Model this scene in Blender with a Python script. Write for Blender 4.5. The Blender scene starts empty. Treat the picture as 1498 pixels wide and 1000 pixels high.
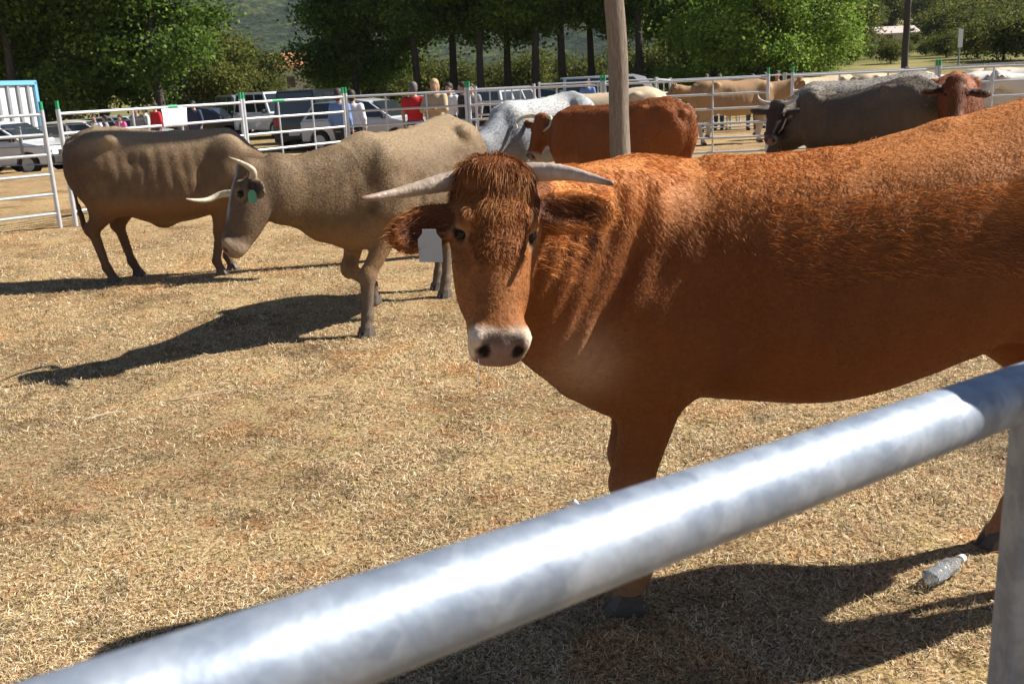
import bpy, bmesh, math, random
import numpy as np
from mathutils import Vector, Matrix
random.seed(7); rng = np.random.default_rng(7)
sc = bpy.context.scene
col = sc.collection
R = math.radians

# ------------------------------------------------------------ camera
CAMH = 1.70
F_PX = 1450.0
ROLL = math.atan2(255., 5468.)
PITCH = math.atan(F_PX / math.hypot(255., 5468.))
_f = np.array([0, math.cos(PITCH), -math.sin(PITCH)])
_r0 = np.array([1., 0, 0]); _u0 = np.cross(_r0, _f)
_r = _r0*math.cos(ROLL) - _u0*math.sin(ROLL)
_u = _r0*math.sin(ROLL) + _u0*math.cos(ROLL)
CAM = np.array([0, 0, CAMH])
cam_d = bpy.data.cameras.new('camera'); cam = bpy.data.objects.new('camera', cam_d); col.objects.link(cam)
M3 = Matrix((_r, _u, -_f)).transposed()
cam.matrix_world = Matrix.Translation(CAM) @ M3.to_4x4()
cam_d.sensor_width = 36.0; cam_d.lens = 36.0*F_PX/1498.0
cam_d.clip_start = 0.05; cam_d.clip_end = 12000
cam_d.dof.use_dof = True; cam_d.dof.focus_distance = 4.2; cam_d.dof.aperture_fstop = 13.0
sc.camera = cam

def at(px, py, y):
    """world point at forward distance y for a place measured on the photograph"""
    d = _f*F_PX + _r*(px-749) - _u*(py-500)
    return CAM + d*y/d[1]

# ------------------------------------------------------------ world, sun, exposure
SUN_EL = R(40.0); SUN_AZ = R(77.0)      # azimuth from +Y towards +X
w = bpy.data.worlds.new('World'); sc.world = w; w.use_nodes = True
nt = w.node_tree; bg = nt.nodes['Background']
sky = nt.nodes.new('ShaderNodeTexSky'); sky.sky_type = 'NISHITA'; sky.sun_disc = False
sky.sun_elevation = SUN_EL; sky.sun_rotation = SUN_AZ
sky.altitude = 1200; sky.air_density = .65; sky.dust_density = .2
nt.links.new(sky.outputs[0], bg.inputs[0]); bg.inputs[1].default_value = 0.05
sun_d = bpy.data.lights.new('sun', 'SUN'); sun_d.energy = 5.0; sun_d.angle = R(0.53); sun_d.color = (1.0, .95, .87)
sun = bpy.data.objects.new('sun', sun_d); col.objects.link(sun)
sdir = Vector((math.sin(SUN_AZ)*math.cos(SUN_EL), math.cos(SUN_AZ)*math.cos(SUN_EL), math.sin(SUN_EL)))
sun.rotation_euler = sdir.to_track_quat('Z', 'Y').to_euler()
sun.location = (30, 10, 30)
sc.view_settings.view_transform = 'Standard'; sc.view_settings.look = 'None'
sc.view_settings.exposure = 1.05; sc.view_settings.gamma = 1.0
sc.render.engine = 'CYCLES'
sc.cycles.max_bounces = 6; sc.cycles.diffuse_bounces = 3; sc.cycles.transparent_max_bounces = 6

# ------------------------------------------------------------ numpy noise
def _hash(ix, iy, iz, seed):
    h = (ix*374761393 + iy*668265263 + iz*2147483647 + seed*974634777) & 0xffffffff
    h = (h ^ (h >> 13))*1274126177 & 0xffffffff
    h = (h ^ (h >> 16)) & 0xffffffff
    return h.astype(np.float64)/4294967295.0
def noise(p, scale=1.0, seed=0, octaves=1):
    out = 0; amp = 1.; tot = 0
    for o in range(octaves):
        q = np.asarray(p, float)*scale*(2**o) + 1000.3
        i = np.floor(q).astype(np.int64); f = q-i; f = f*f*(3-2*f)
        v = 0
        for dx in (0, 1):
            for dy in (0, 1):
                for dz in (0, 1):
                    wgt = (f[..., 0] if dx else 1-f[..., 0])*(f[..., 1] if dy else 1-f[..., 1])*(f[..., 2] if dz else 1-f[..., 2])
                    v = v + wgt*_hash(i[..., 0]+dx, i[..., 1]+dy, i[..., 2]+dz, seed+o*17)
        out = out + v*amp; tot += amp; amp *= .5
    return out/tot*2-1
def ss(a, b, x):
    t = np.clip((x-a)/(b-a), 0, 1); return t*t*(3-2*t)

# ------------------------------------------------------------ materials
MATS = {}
def mat(name, color=(.5, .5, .5), rough=.7, metal=0., spec=.5, noise_scale=None, noise_amt=.15, bump=0., bump_scale=30.,
        attr=False, transl=0., sheen=0., emis=None, stretch=None, coat=0.):
    m = bpy.data.materials.new(name); m.use_nodes = True; t = m.node_tree; N = t.nodes; L = t.links
    b = N['Principled BSDF']; b.inputs['Roughness'].default_value = rough; b.inputs['Metallic'].default_value = metal
    b.inputs['Specular IOR Level'].default_value = spec
    if sheen: b.inputs['Sheen Weight'].default_value = sheen; b.inputs['Sheen Roughness'].default_value = .4
    if coat: b.inputs['Coat Weight'].default_value = coat; b.inputs['Coat Roughness'].default_value = .08
    src = None
    if attr:
        a = N.new('ShaderNodeAttribute'); a.attribute_name = 'Col'; src = a.outputs['Color']
    else:
        c = N.new('ShaderNodeRGB'); c.outputs[0].default_value = (*color, 1); src = c.outputs[0]
    tc = N.new('ShaderNodeTexCoord'); vec = tc.outputs['Object']
    if stretch:
        mp = N.new('ShaderNodeMapping'); mp.inputs['Scale'].default_value = stretch; L.new(vec, mp.inputs[0]); vec = mp.outputs[0]
    if noise_scale:
        n = N.new('ShaderNodeTexNoise'); n.inputs['Scale'].default_value = noise_scale; n.inputs['Detail'].default_value = 6
        n.inputs['Roughness'].default_value = .65; L.new(vec, n.inputs['Vector'])
        mr = N.new('ShaderNodeMapRange'); mr.inputs[1].default_value = .25; mr.inputs[2].default_value = .75
        mr.inputs[3].default_value = 1-noise_amt; mr.inputs[4].default_value = 1+noise_amt; L.new(n.outputs[0], mr.inputs[0])
        mx = N.new('ShaderNodeVectorMath'); mx.operation = 'SCALE'; L.new(src, mx.inputs[0]); L.new(mr.outputs[0], mx.inputs['Scale']); src = mx.outputs[0]
    L.new(src, b.inputs['Base Color'])
    if bump:
        n2 = N.new('ShaderNodeTexNoise'); n2.inputs['Scale'].default_value = bump_scale; n2.inputs['Detail'].default_value = 5; L.new(vec, n2.inputs['Vector'])
        bp = N.new('ShaderNodeBump'); bp.inputs['Strength'].default_value = min(1, bump); bp.inputs['Distance'].default_value = .01
        L.new(n2.outputs[0], bp.inputs['Height']); L.new(bp.outputs[0], b.inputs['Normal'])
    if transl:
        tr = N.new('ShaderNodeBsdfTranslucent'); L.new(src, tr.inputs[0]); ms = N.new('ShaderNodeMixShader'); ms.inputs[0].default_value = transl
        L.new(b.outputs[0], ms.inputs[1]); L.new(tr.outputs[0], ms.inputs[2]); L.new(ms.outputs[0], N['Material Output'].inputs[0])
    MATS[name] = m; return m
def glass_mat(name, tint=(.9, .95, 1)):
    m = bpy.data.materials.new(name); m.use_nodes = True; t = m.node_tree
    b = t.nodes['Principled BSDF']; b.inputs['Base Color'].default_value = (*tint, 1); b.inputs['Roughness'].default_value = .05
    b.inputs['Transmission Weight'].default_value = .9; b.inputs['IOR'].default_value = 1.2
    return m

# ------------------------------------------------------------ mesh + object helpers
def newmesh(name, verts, faces, m, smooth=False, cols=None):
    """faces: an (n,3)/(n,4) array or a list of such arrays/lists"""
    verts = np.asarray(verts, float)
    me = bpy.data.meshes.new(name)
    if isinstance(faces, np.ndarray):
        n, k = faces.shape
        me.vertices.add(len(verts)); me.vertices.foreach_set('co', verts.ravel())
        me.loops.add(n*k); me.loops.foreach_set('vertex_index', faces.ravel().astype(np.int32))
        me.polygons.add(n); me.polygons.foreach_set('loop_start', np.arange(0, n*k, k, dtype=np.int32))
        try: me.polygons.foreach_set('loop_total', np.full(n, k, dtype=np.int32))
        except Exception: pass
        me.update(calc_edges=True); me.validate()
    else:
        me.from_pydata([tuple(v) for v in verts], [], [tuple(int(i) for i in f) for f in faces]); me.update()
    if smooth: me.polygons.foreach_set('use_smooth', np.ones(len(me.polygons), bool))
    if cols is not None:
        a = me.color_attributes.new('Col', 'FLOAT_COLOR', 'POINT')
        c = np.ones((len(verts), 4)); c[:, :3] = cols; a.data.foreach_set('color', c.ravel())
    if m is not None: me.materials.append(m)
    return me
def obj(name, me, parent=None, loc=None, rot=None):
    o = bpy.data.objects.new(name, me); col.objects.link(o)
    if parent is not None: o.parent = parent
    if loc is not None: o.location = loc
    if rot is not None: o.rotation_euler = rot
    return o
def tag(o, label=None, cat=None, group=None, kind=None):
    if label: o['label'] = label
    if cat: o['category'] = cat
    if group: o['group'] = group
    if kind: o['kind'] = kind
    return o
def thing(name, label, cat, loc=(0, 0, 0), rz=0, group=None):
    o = bpy.data.objects.new(name, None); o.empty_display_size = .2; col.objects.link(o)
    o.location = loc; o.rotation_euler = (0, 0, rz); return tag(o, label, cat, group)
def copy_tree(o, parent=None):
    c = o.copy(); col.objects.link(c); c.parent = parent
    for ch in list(o.children): copy_tree(ch, c)
    return c

class MB:
    """collects simple solids; build() links them as ONE mesh"""
    def __init__(s): s.v = []; s.f = []
    def add(s, v, f):
        n = len(s.v); s.v += [tuple(float(c) for c in p) for p in v]; s.f += [tuple(i+n for i in q) for q in f]; return s
    def box(s, c, d, rz=0, taper=1.0):
        x, y, z = d[0]/2, d[1]/2, d[2]/2; cr, sr = math.cos(rz), math.sin(rz); v = []
        for k in (-1, 1):
            t = taper if k == 1 else 1
            for a, b in ((-1, -1), (1, -1), (1, 1), (-1, 1)):
                px, py = a*x*t, b*y*t; v.append((c[0]+px*cr-py*sr, c[1]+px*sr+py*cr, c[2]+k*z))
        return s.add(v, [(3, 2, 1, 0), (4, 5, 6, 7), (0, 1, 5, 4), (1, 2, 6, 5), (2, 3, 7, 6), (3, 0, 4, 7)])
    def tube(s, pts, rad, n=8, cap=True, sq=None):
        pts = [Vector(p) for p in pts]; m = len(pts)
        rad = rad if hasattr(rad, '__len__') else [rad]*m
        d0 = (pts[1]-pts[0]).normalized(); up = Vector((0, 0, 1)) if abs(d0.z) < .9 else Vector((1, 0, 0))
        a = d0.cross(up).normalized(); v = []
        for i, p in enumerate(pts):
            d = (pts[min(i+1, m-1)]-pts[max(i-1, 0)]).normalized()
            a = (a-d*a.dot(d)).normalized(); b = d.cross(a)
            for k in range(n):
                t = 2*math.pi*(k+.5)/n
                v.append(p + (a*math.cos(t) + b*math.sin(t))*rad[i])
        f = [(i*n+k, i*n+(k+1) % n, (i+1)*n+(k+1) % n, (i+1)*n+k) for i in range(m-1) for k in range(n)]
        if cap: f += [tuple(range(n))[::-1], tuple((m-1)*n+k for k in range(n))]
        return s.add(v, f)
    def prism(s, poly, y0, y1, y0t=None):
        """polygon in xz extruded along y"""
        n = len(poly); v = [(x, y0, z) for x, z in poly]+[(x, y1, z) for x, z in poly]
        f = [(i, (i+1) % n, n+(i+1) % n, n+i) for i in range(n)]+[tuple(range(n))[::-1], tuple(range(n, 2*n))]
        return s.add(v, f)
    def ell(s, c, r, n=12, m=8):
        v = [(c[0], c[1], c[2]-r[2])]; 
        for j in range(1, m):
            ph = -math.pi/2+math.pi*j/m
            for k in range(n):
                t = 2*math.pi*k/n; v.append((c[0]+r[0]*math.cos(ph)*math.cos(t), c[1]+r[1]*math.cos(ph)*math.sin(t), c[2]+r[2]*math.sin(ph)))
        v.append((c[0], c[1], c[2]+r[2])); f = [(0, 1+(k+1) % n, 1+k) for k in range(n)]
        for j in range(m-2):
            b = 1+j*n; f += [(b+k, b+(k+1) % n, b+n+(k+1) % n, b+n+k) for k in range(n)]
        b = 1+(m-2)*n; f += [(b+k, b+(k+1) % n, len(v)-1) for k in range(n)]
        return s.add(v, f)
    def build(s, name, m, parent=None, smooth=False, bevel=0):
        me = newmesh(name, s.v, s.f, m)
        bm = bmesh.new(); bm.from_mesh(me)
        bmesh.ops.recalc_face_normals(bm, faces=bm.faces)
        if bevel:
            ed = [e for e in bm.edges if len(e.link_faces) == 2 and e.calc_face_angle(0) > .5]
            bmesh.ops.bevel(bm, geom=ed, offset=bevel, segments=2, affect='EDGES', profile=.6, clamp_overlap=True)
        bm.to_mesh(me); bm.free()
        if smooth:
            for p in me.polygons: p.use_smooth = True
            try: me.set_sharp_from_angle(angle=R(40))
            except Exception: pass
        return obj(name, me, parent)

# ------------------------------------------------------------ ground height
def ground_z(x, y):
    x = np.asarray(x, float); y = np.asarray(y, float)
    z = -.2*ss(22, 34, y)
    z = z - .35*ss(22, 34, y)*ss(-9, -17, x)
    q = ss(.18, .33, x/np.maximum(y, 1))*ss(38, 46, y)
    up = np.interp(y, [0, 44, 60, 90, 150, 300, 700, 3000], [0, .3, 1.6, 2.7, 5.2, 14, 30, 30])
    z = z + q*up
    z = z + ss(60, 300, y)*3.0*(1-q)
    return z

# ============================================================ SDF FIGURES
class Field:
    """signed-distance modelling: a body grown from smoothly blended lofts, cones and ellipsoids, meshed by surface nets"""
    def __init__(s, lo, hi, h):
        s.h = h; s.lo = np.array(lo, float); n = np.ceil((np.array(hi)-s.lo)/h).astype(int)+1; s.n = n
        s.d = np.full(tuple(n), 1.0, np.float32)
        s.ax = [s.lo[i]+np.arange(n[i])*h for i in range(3)]
    def _sl(s, lo, hi):
        a = np.clip(np.floor((np.array(lo)-s.lo)/s.h).astype(int), 0, s.n); b = np.clip(np.ceil((np.array(hi)-s.lo)/s.h).astype(int)+1, 0, s.n)
        return tuple(slice(a[i], b[i]) for i in range(3))
    def _pts(s, sl):
        X, Y, Z = np.meshgrid(s.ax[0][sl[0]], s.ax[1][sl[1]], s.ax[2][sl[2]], indexing='ij'); return np.stack([X, Y, Z], -1)
    def comb(s, lo, hi, fn, k=.04, op='u'):
        m = k+2*s.h+.02; sl = s._sl(np.array(lo)-m, np.array(hi)+m)
        if any(q.stop <= q.start for q in sl): return
        p = s._pts(sl); b = fn(p).astype(np.float32); a = s.d[sl]
        if op == 'u':
            h = np.clip(.5+.5*(b-a)/k, 0, 1); s.d[sl] = b*(1-h)+a*h-k*h*(1-h)
        else:
            b = -b; h = np.clip(.5-.5*(b-a)/k, 0, 1); s.d[sl] = b*(1-h)+a*h+k*h*(1-h)
    def cone(s, a, b, ra, rb, k=.04, flat=None, op='u'):
        a = np.array(a, float); b = np.array(b, float); ab = b-a; L2 = max(ab@ab, 1e-9)
        if flat is not None:
            fd = np.array(flat[0], float); fd /= np.linalg.norm(fd); fs = 1/flat[1]-1
        def fn(p):
            q = p-a
            if flat is not None:
                q = q + (q@fd)[..., None]*fd*fs; abx = ab + (ab@fd)*fd*fs
            else: abx = ab
            t = np.clip((q@abx)/max(abx@abx, 1e-9), 0, 1); d = np.linalg.norm(q-t[..., None]*abx, axis=-1)-(ra+(rb-ra)*t)
            return d*(flat[1] if flat is not None and flat[1] < 1 else 1)
        r = max(ra, rb)*(max(1, flat[1]) if flat is not None else 1)
        s.comb(np.minimum(a, b)-r, np.maximum(a, b)+r, fn, k, op)
    def ell(s, c, r, k=.04, axes=None, op='u'):
        c = np.array(c, float); r = np.array(r, float); A = np.eye(3) if axes is None else np.array([np.array(v, float)/np.linalg.norm(v) for v in axes])
        def fn(p):
            q = (p-c)@A.T; e = np.linalg.norm(q/r, axis=-1); g = np.linalg.norm(q/(r*r), axis=-1)+1e-6
            return e*(e-1)/g
        R_ = r.max(); s.comb(c-R_, c+R_, fn, k, op)
    def loft(s, O, A, U, st, k=.05, n=2.2, pear=0.):
        """st rows: t, top, bottom, half width (top/bottom measured along U from the axis)"""
        O = np.array(O, float); A = np.array(A, float)/np.linalg.norm(A); U = np.array(U, float); U = U-(U@A)*A; U /= np.linalg.norm(U); S = np.cross(A, U)
        st = np.array(st, float); tt = np.linspace(st[0, 0], st[-1, 0], 80)
        def cub(y):
            x = st[:, 0]; m = np.gradient(y, x); i = np.clip(np.searchsorted(x, tt)-1, 0, len(x)-2); h = x[i+1]-x[i]; u = (tt-x[i])/h
            return (2*u**3-3*u**2+1)*y[i]+(u**3-2*u**2+u)*h*m[i]+(-2*u**3+3*u**2)*y[i+1]+(u**3-u**2)*h*m[i+1]
        T, B, W = cub(st[:, 1]), cub(st[:, 2]), np.maximum(cub(st[:, 3]), .01)
        def fn(p):
            q = p-O; t = q@A; u = q@U; v = q@S; tc = np.clip(t, st[0, 0], st[-1, 0]); ex = np.abs(t-tc)
            top = np.interp(tc, tt, T); bot = np.interp(tc, tt, B); hw = np.interp(tc, tt, W)
            c = (top+bot)/2; hh = np.maximum((top-bot)/2, .01); un = (u-c)/hh; hwp = hw*(1-pear*np.clip(un, -1, 1))
            e = (np.abs(v/hwp)**n+np.abs(un)**n)**(1/n); d = (e-1)*np.minimum(hwp, hh)
            return np.where(ex > 0, np.hypot(np.maximum(d, 0), ex), d)
        pts = []
        for r_ in st:
            c = O+A*r_[0]; pts += [c+U*r_[1], c+U*r_[2]]; pts += [c+U*(r_[1]+r_[2])/2+S*r_[3]*1.2, c+U*(r_[1]+r_[2])/2-S*r_[3]*1.2]
        pts = np.array(pts); s.comb(pts.min(0)-.03, pts.max(0)+.03, fn, k)
    def mesh(s, smooth=2):
        d = s.d; I = d < 0
        c = I[:-1, :-1, :-1].astype(np.int8)
        cnt = sum(I[i:I.shape[0]-1+i, j:I.shape[1]-1+j, k:I.shape[2]-1+k].astype(np.int8) for i in (0, 1) for j in (0, 1) for k in (0, 1))
        act = (cnt > 0) & (cnt < 8); idx = -np.ones(act.shape, np.int64); ci = np.argwhere(act); idx[act] = np.arange(len(ci))
        acc = np.zeros((len(ci), 3)); num = np.zeros(len(ci))
        cor = [(i, j, k) for i in (0, 1) for j in (0, 1) for k in (0, 1)]
        for a in cor:
            for ax in range(3):
                if a[ax] == 1: continue
                b = list(a); b[ax] = 1
                da = d[ci[:, 0]+a[0], ci[:, 1]+a[1], ci[:, 2]+a[2]].astype(float); db = d[ci[:, 0]+b[0], ci[:, 1]+b[1], ci[:, 2]+b[2]].astype(float)
                x = (da < 0) != (db < 0); t = np.where(x, da/(np.where(x, da-db, 1)), 0)
                p = np.tile(np.array(a, float), (len(ci), 1)); p[:, ax] = t; acc[x] += p[x]; num[x] += 1
        v = (ci+acc/num[:, None])*s.h+s.lo
        F_ = []
        for ax in range(3):
            o = [k for k in range(3) if k != ax]; u, w_ = o
            sl0 = [slice(1, -1)]*3; sl0[ax] = slice(0, -1); sl1 = list(sl0); sl1[ax] = slice(1, None)
            A_ = I[tuple(sl0)]; B_ = I[tuple(sl1)]; e = np.argwhere(A_ != B_); off = np.array([1, 1, 1]); off[ax] = 0; e = e+off
            def cell(du, dw):
                q = e.copy(); q[:, u] -= du; q[:, w_] -= dw; return idx[q[:, 0], q[:, 1], q[:, 2]]
            q = np.stack([cell(1, 1), cell(0, 1), cell(0, 0), cell(1, 0)], 1)
            ins = I[e[:, 0], e[:, 1], e[:, 2]]
            flip = ins if ax != 1 else ~ins
            q[~flip] = q[~flip][:, ::-1]; F_.append(q)
        f = np.concatenate(F_); f = f[(f >= 0).all(1)]
        # keep the largest piece
        lab = np.arange(len(v))
        for _ in range(400):
            mn = lab[f].min(1); new = lab.copy()
            for k in range(4): np.minimum.at(new, f[:, k], mn)
            new = new[new]
            if (new == lab).all(): break
            lab = new
        ids, cn = np.unique(lab[f[:, 0]], return_counts=True); keep = lab == ids[cn.argmax()]
        f = f[keep[f[:, 0]]]; rm = np.cumsum(keep)-1; f = rm[f]; v = v[keep]
        for _ in range(smooth): v = v + .5*(lapl(v, f)-v)
        return v, f
def lapl(v, f):
    acc = np.zeros_like(v); n = np.zeros(len(v))
    for k in range(4):
        for j in (1, 3):
            for c in range(3): acc[:, c] += np.bincount(f[:, k], v[f[:, (k+j) % 4], c], len(v))
            n += np.bincount(f[:, k], minlength=len(v))
    return acc/np.maximum(n, 1)[:, None]
def vnormals(v, f):
    fn = np.cross(v[f[:, 2]]-v[f[:, 0]], v[f[:, 3]]-v[f[:, 1]]); n = np.zeros_like(v)
    for k in range(4):
        for c in range(3): n[:, c] += np.bincount(f[:, k], fn[:, c], len(v))
    return n/np.maximum(np.linalg.norm(n, axis=1), 1e-9)[:, None]

def hair_mesh(name, v, f, nrm, cols, count, length, width, flow, m, mask=None, lift=.35, jit=.35, seg=1, clump=0., cvar=.25, droop=0., droot=1.0):
    """thin tapered blades rooted on the surface; length/flow/mask are functions of the root points"""
    a = np.linalg.norm(np.cross(v[f[:, 2]]-v[f[:, 0]], v[f[:, 3]]-v[f[:, 1]]), axis=1)
    if mask is not None: a = a*mask(v[f].mean(1), nrm[f].mean(1))
    fi = rng.choice(len(f), count, p=a/a.sum()); u, t = rng.random(count)[:, None], rng.random(count)[:, None]
    q = f[fi]; lerp = lambda arr: (arr[q[:, 0]]*(1-u)+arr[q[:, 1]]*u)*(1-t)+(arr[q[:, 3]]*(1-u)+arr[q[:, 2]]*u)*t
    p = lerp(v); n = lerp(nrm); n /= np.linalg.norm(n, axis=1)[:, None]+1e-9; c = lerp(cols)
    d = flow(p, n)
    if clump:
        cl = np.stack([noise(p, 28, 5+k, 2) for k in range(3)], 1); d = d+clump*cl
    d = d+jit*rng.normal(size=d.shape); d = d-n*(d*n).sum(1)[:, None]; d /= np.linalg.norm(d, axis=1)[:, None]+1e-9
    L = (length(p, n) if callable(length) else np.full(count, length))*(.6+.8*rng.random(count)); L = L[:, None]
    dirn = d+n*lift*(.4+1.2*rng.random((count, 1))); dirn /= np.linalg.norm(dirn, axis=1)[:, None]
    s_ = np.cross(dirn, n+.8*rng.normal(size=n.shape)); s_ /= np.linalg.norm(s_, axis=1)[:, None]+1e-9; s_ *= width*.5*(.7+.6*rng.random((count, 1)))
    root = p-n*.002; mid = p+dirn*L*.55; tip = p+dirn*L+d*L*.15+np.array([0, 0, -1.])*L*droop
    k = 1+cvar*(rng.random((count, 1))*2-1)
    V = np.stack([root-s_, root+s_, mid-s_*.8, mid+s_*.8, tip], 1).reshape(-1, 3)
    C = np.stack([c*k*droot, c*k*droot, c*k, c*k, c*k*1.12], 1).reshape(-1, 3)
    b = np.arange(count)*5; F4 = np.stack([b, b+1, b+3, b+2], 1); F3 = np.stack([b+2, b+3, b+4, b+4], 1)
    tri = np.concatenate([np.stack([b, b+1, b+3], 1), np.stack([b, b+3, b+2], 1), np.stack([b+2, b+3, b+4], 1)])
    return newmesh(name, V, tri, m, cols=np.clip(C, 0, 1))

# ------------------------------------------------------------ shared materials
M = {}
M['coat'] = mat('coat', attr=True, rough=.62, spec=.15, noise_scale=55, noise_amt=.16, bump=.45, bump_scale=65)
M['fur'] = mat('fur', attr=True, rough=.6, spec=.18, transl=.06)
M['horn'] = mat('horn', attr=True, rough=.4, spec=.4, noise_scale=45, noise_amt=.28, bump=.5, bump_scale=45)
M['hoof'] = mat('hoof', (.085, .066, .050), rough=.6, noise_scale=60, noise_amt=.3)
M['eye'] = mat('eye', (.010, .007, .006), rough=.16, spec=.3)
M['tag'] = mat('tag_plastic', (.42, .45, .47), rough=.5)
M['tag_green'] = mat('tag_green', (.08, .32, .2), rough=.5)
M['yellow'] = mat('tag_yellow', (.75, .55, .05), rough=.5)
M['galv'] = mat('galvanised', (.55, .57, .6), rough=.42, metal=.35, spec=.6, noise_scale=9, noise_amt=.12)
M['galv_dull'] = mat('galvanised_dull', (.30, .32, .34), rough=.5, metal=.4, noise_scale=12, noise_amt=.15)
M['green_paint'] = mat('green_paint', (.02, .30, .12), rough=.5)

# ============================================================ COWS
HEAD_ST = [(-.07, -.02, -.10, .05), (-.03, .035, -.14, .085), (.05, .055, -.17, .105), (.15, .06, -.20, .112), (.22, .055, -.205, .108), (.30, .048, -.185, .092), (.38, .042, -.160, .080), (.44, .043, -.135, .082), (.48, .038, -.12, .085), (.515, .014, -.10, .076), (.535, -.02, -.08, .055)]
TRUNK = [(-1.66, 1.30, 1.02, .06), (-1.60, 1.37, .95, .13), (-1.48, 1.45, .88, .21), (-1.3, 1.49, .82, .27), (-1.05, 1.48, .72, .315), (-.8, 1.44, .645, .345), (-.5, 1.415, .63, .335), (-.2, 1.415, .65, .29), (0., 1.42, .68, .245), (.16, 1.36, .72, .19), (.25, 1.24, .80, .12), (.29, 1.12, .90, .06)]

def cow(name, label, foot, heading, poll, muzzle, face, scale=1., h=.02, paint=None, horns=None, ears=None, legs=None,
        trunk=None, neck=None, group=None, tail=True, hair=0, hair_len=.02, hair_w=.003, extra=None, head_scale=1., eyes=True, hooves=True, tags=(), neck_k=(1., 1.), sx=1., smooth=2, deep=0., rib=.0018, ear_w=.058):
    """foot: ground point under the withers; heading: angle of the body; poll/muzzle/face: world"""
    root = thing(name, label, 'cow', (foot[0], foot[1], float(foot[2]) if len(foot) > 2 else 0), heading, group)
    Rm = Matrix.Rotation(-heading, 3, 'Z'); o = Vector(root.location)
    loc = lambda p: np.array(Rm @ (Vector(p)-o))/scale; vec = lambda d: np.array(Rm @ Vector(d))
    P0, P1, N = loc(poll), loc(muzzle), vec(face)
    A = P1-P0; A /= np.linalg.norm(A); N = N-(N@A)*A; N /= np.linalg.norm(N); S = np.cross(A, N)    # lateral
    HS = head_scale
    hp = lambda t, s_, n: P0+(A*t+S*s_+N*n)*HS
    ears = ears or [(.26, -.02, .0), (.26, -.02, .0)]
    legs = legs or {}
    dl = {'fl': (0.02, .15, 0), 'fr': (-.04, -.15, 0), 'hl': (-1.33, .17, 0), 'hr': (-1.40, -.17, 0)}
    dl.update(legs)
    pts = np.array([P0, P1, hp(0, .35, 0), hp(0, -.35, 0)]+[v_[:3] for v_ in dl.values()])
    lo = np.minimum(pts.min(0)-.2, [-1.95, -.45, 0])-.03; hi = np.maximum(pts.max(0)+.2, [.4, .45, 1.62])+.03; lo[2] = -.02
    fl = Field(lo, hi, h/scale)
    tr = np.array(trunk or TRUNK, float)
    tr[:, 0] *= sx
    tr[:, 2] -= deep*np.exp(-((tr[:, 0]+.75)/.7)**2)
    fl.loft((0, 0, 0), (1, 0, 0), (0, 0, 1), tr, k=.03, n=2.3, pear=.16)
    # spine, hips, shoulders
    tz = lambda x: float(np.interp(x, tr[:, 0], tr[:, 1]))-.028
    sp_ = [(q*sx, 0, tz(q*sx)) for q in (-1.5, -1.3, -1.1, -.8, -.5, -.2, .02)]
    for a_, b_ in zip(sp_[:-1], sp_[1:]): fl.cone(a_, b_, .036, .036, k=.05)
    for s_ in (1, -1):
        fl.ell((-1.1*sx, s_*.245, tz(-1.1*sx)-.075), (.075, .055, .06), k=.07)
        fl.ell((-1.57*sx, s_*.10, 1.33), (.05, .04, .05), k=.05)
        fl.ell((.03, s_*.16, 1.12), (.17, .10, .27), k=.06, axes=[(1, 0, -.35), (0, 1, 0), (.35, 0, 1)])
        fl.ell((.16, s_*.13, .93), (.11, .10, .12), k=.06)
        fl.ell((-1.33*sx, s_*.17, 1.12), (.24, .13, .28), k=.08)
        fl.ell((-.90*sx, s_*.40, tz(-.9*sx)-.22), (.13, .10, .09), k=.09, op='s')
        fl.ell((-.19*sx, s_*.375, .98), (.06, .10, .20), k=.08, op='s')
        fl.ell((-1.36*sx, s_*.35, 1.30), (.12, .10, .07), k=.10, op='s')
    # neck
    nb = np.array([0.08, 0, 1.09]); hb = hp(.08, 0, -.11); A2 = hb-nb; Ln = np.linalg.norm(A2)
    up = np.array([0, 0, 1.]) if abs(A2[2]/Ln) < .93 else np.array([1., 0, 0])
    if A2[2]/Ln > -.2 or True:
        k1, k2 = neck_k
        st = [(-.12, .27, -.30, .20), (0, .27*k1, -.34*k1, .205), (Ln*.33, .225*k1, -.29*k1, .165), (Ln*.66, .17*k2, -.22*k2, .135), (Ln, .13*k2, -.14*k2, .115), (Ln+.06, .07, -.08, .07)]
        fl.loft(nb, A2, up, st, k=.09, n=2.1)
    if neck: 
        for a, b, ra, rb, fk in neck: fl.cone(loc(a), loc(b), ra, rb, k=.08, flat=(vec(fk[0]), fk[1]) if fk else None)
    # head
    hst = np.array(HEAD_ST)*HS
    fl.loft(P0, A, N, hst, k=.045, n=2.3, pear=-.04)
    for s_ in (1, -1):
        fl.ell(hp(.125, s_*.098, .028), np.array((.035, .022, .022))*HS, k=.025, axes=[A, S, N])       # brow
        fl.ell(hp(.28, s_*.075, -.07), np.array((.09, .028, .045))*HS, k=.04, axes=[A, S, N])         # cheek
        fl.ell(hp(.165, s_*.114, .004), np.array((.024, .017, .020))*HS, k=.010, axes=[A, S, N], op='s')  # socket
        fl.ell(hp(.500, s_*.050, .012), np.array((.031, .014, .018))*HS, k=.012, axes=[A+N*.35+S*s_*.45, S-A*.45*s_, N], op='s')   # nostril
        fl.ell(hp(.465, s_*.064, .010), np.array((.036, .026, .030))*HS, k=.02, axes=[A, S, N])           # nostril wing
        # upper and lower lid
        fl.cone(hp(.150, s_*.112, .016), hp(.155, s_*.117, -.008), .010*HS, .009*HS, k=.012)
        fl.cone(hp(.183, s_*.110, .012), hp(.180, s_*.112, -.008), .006*HS, .006*HS, k=.012)
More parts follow.
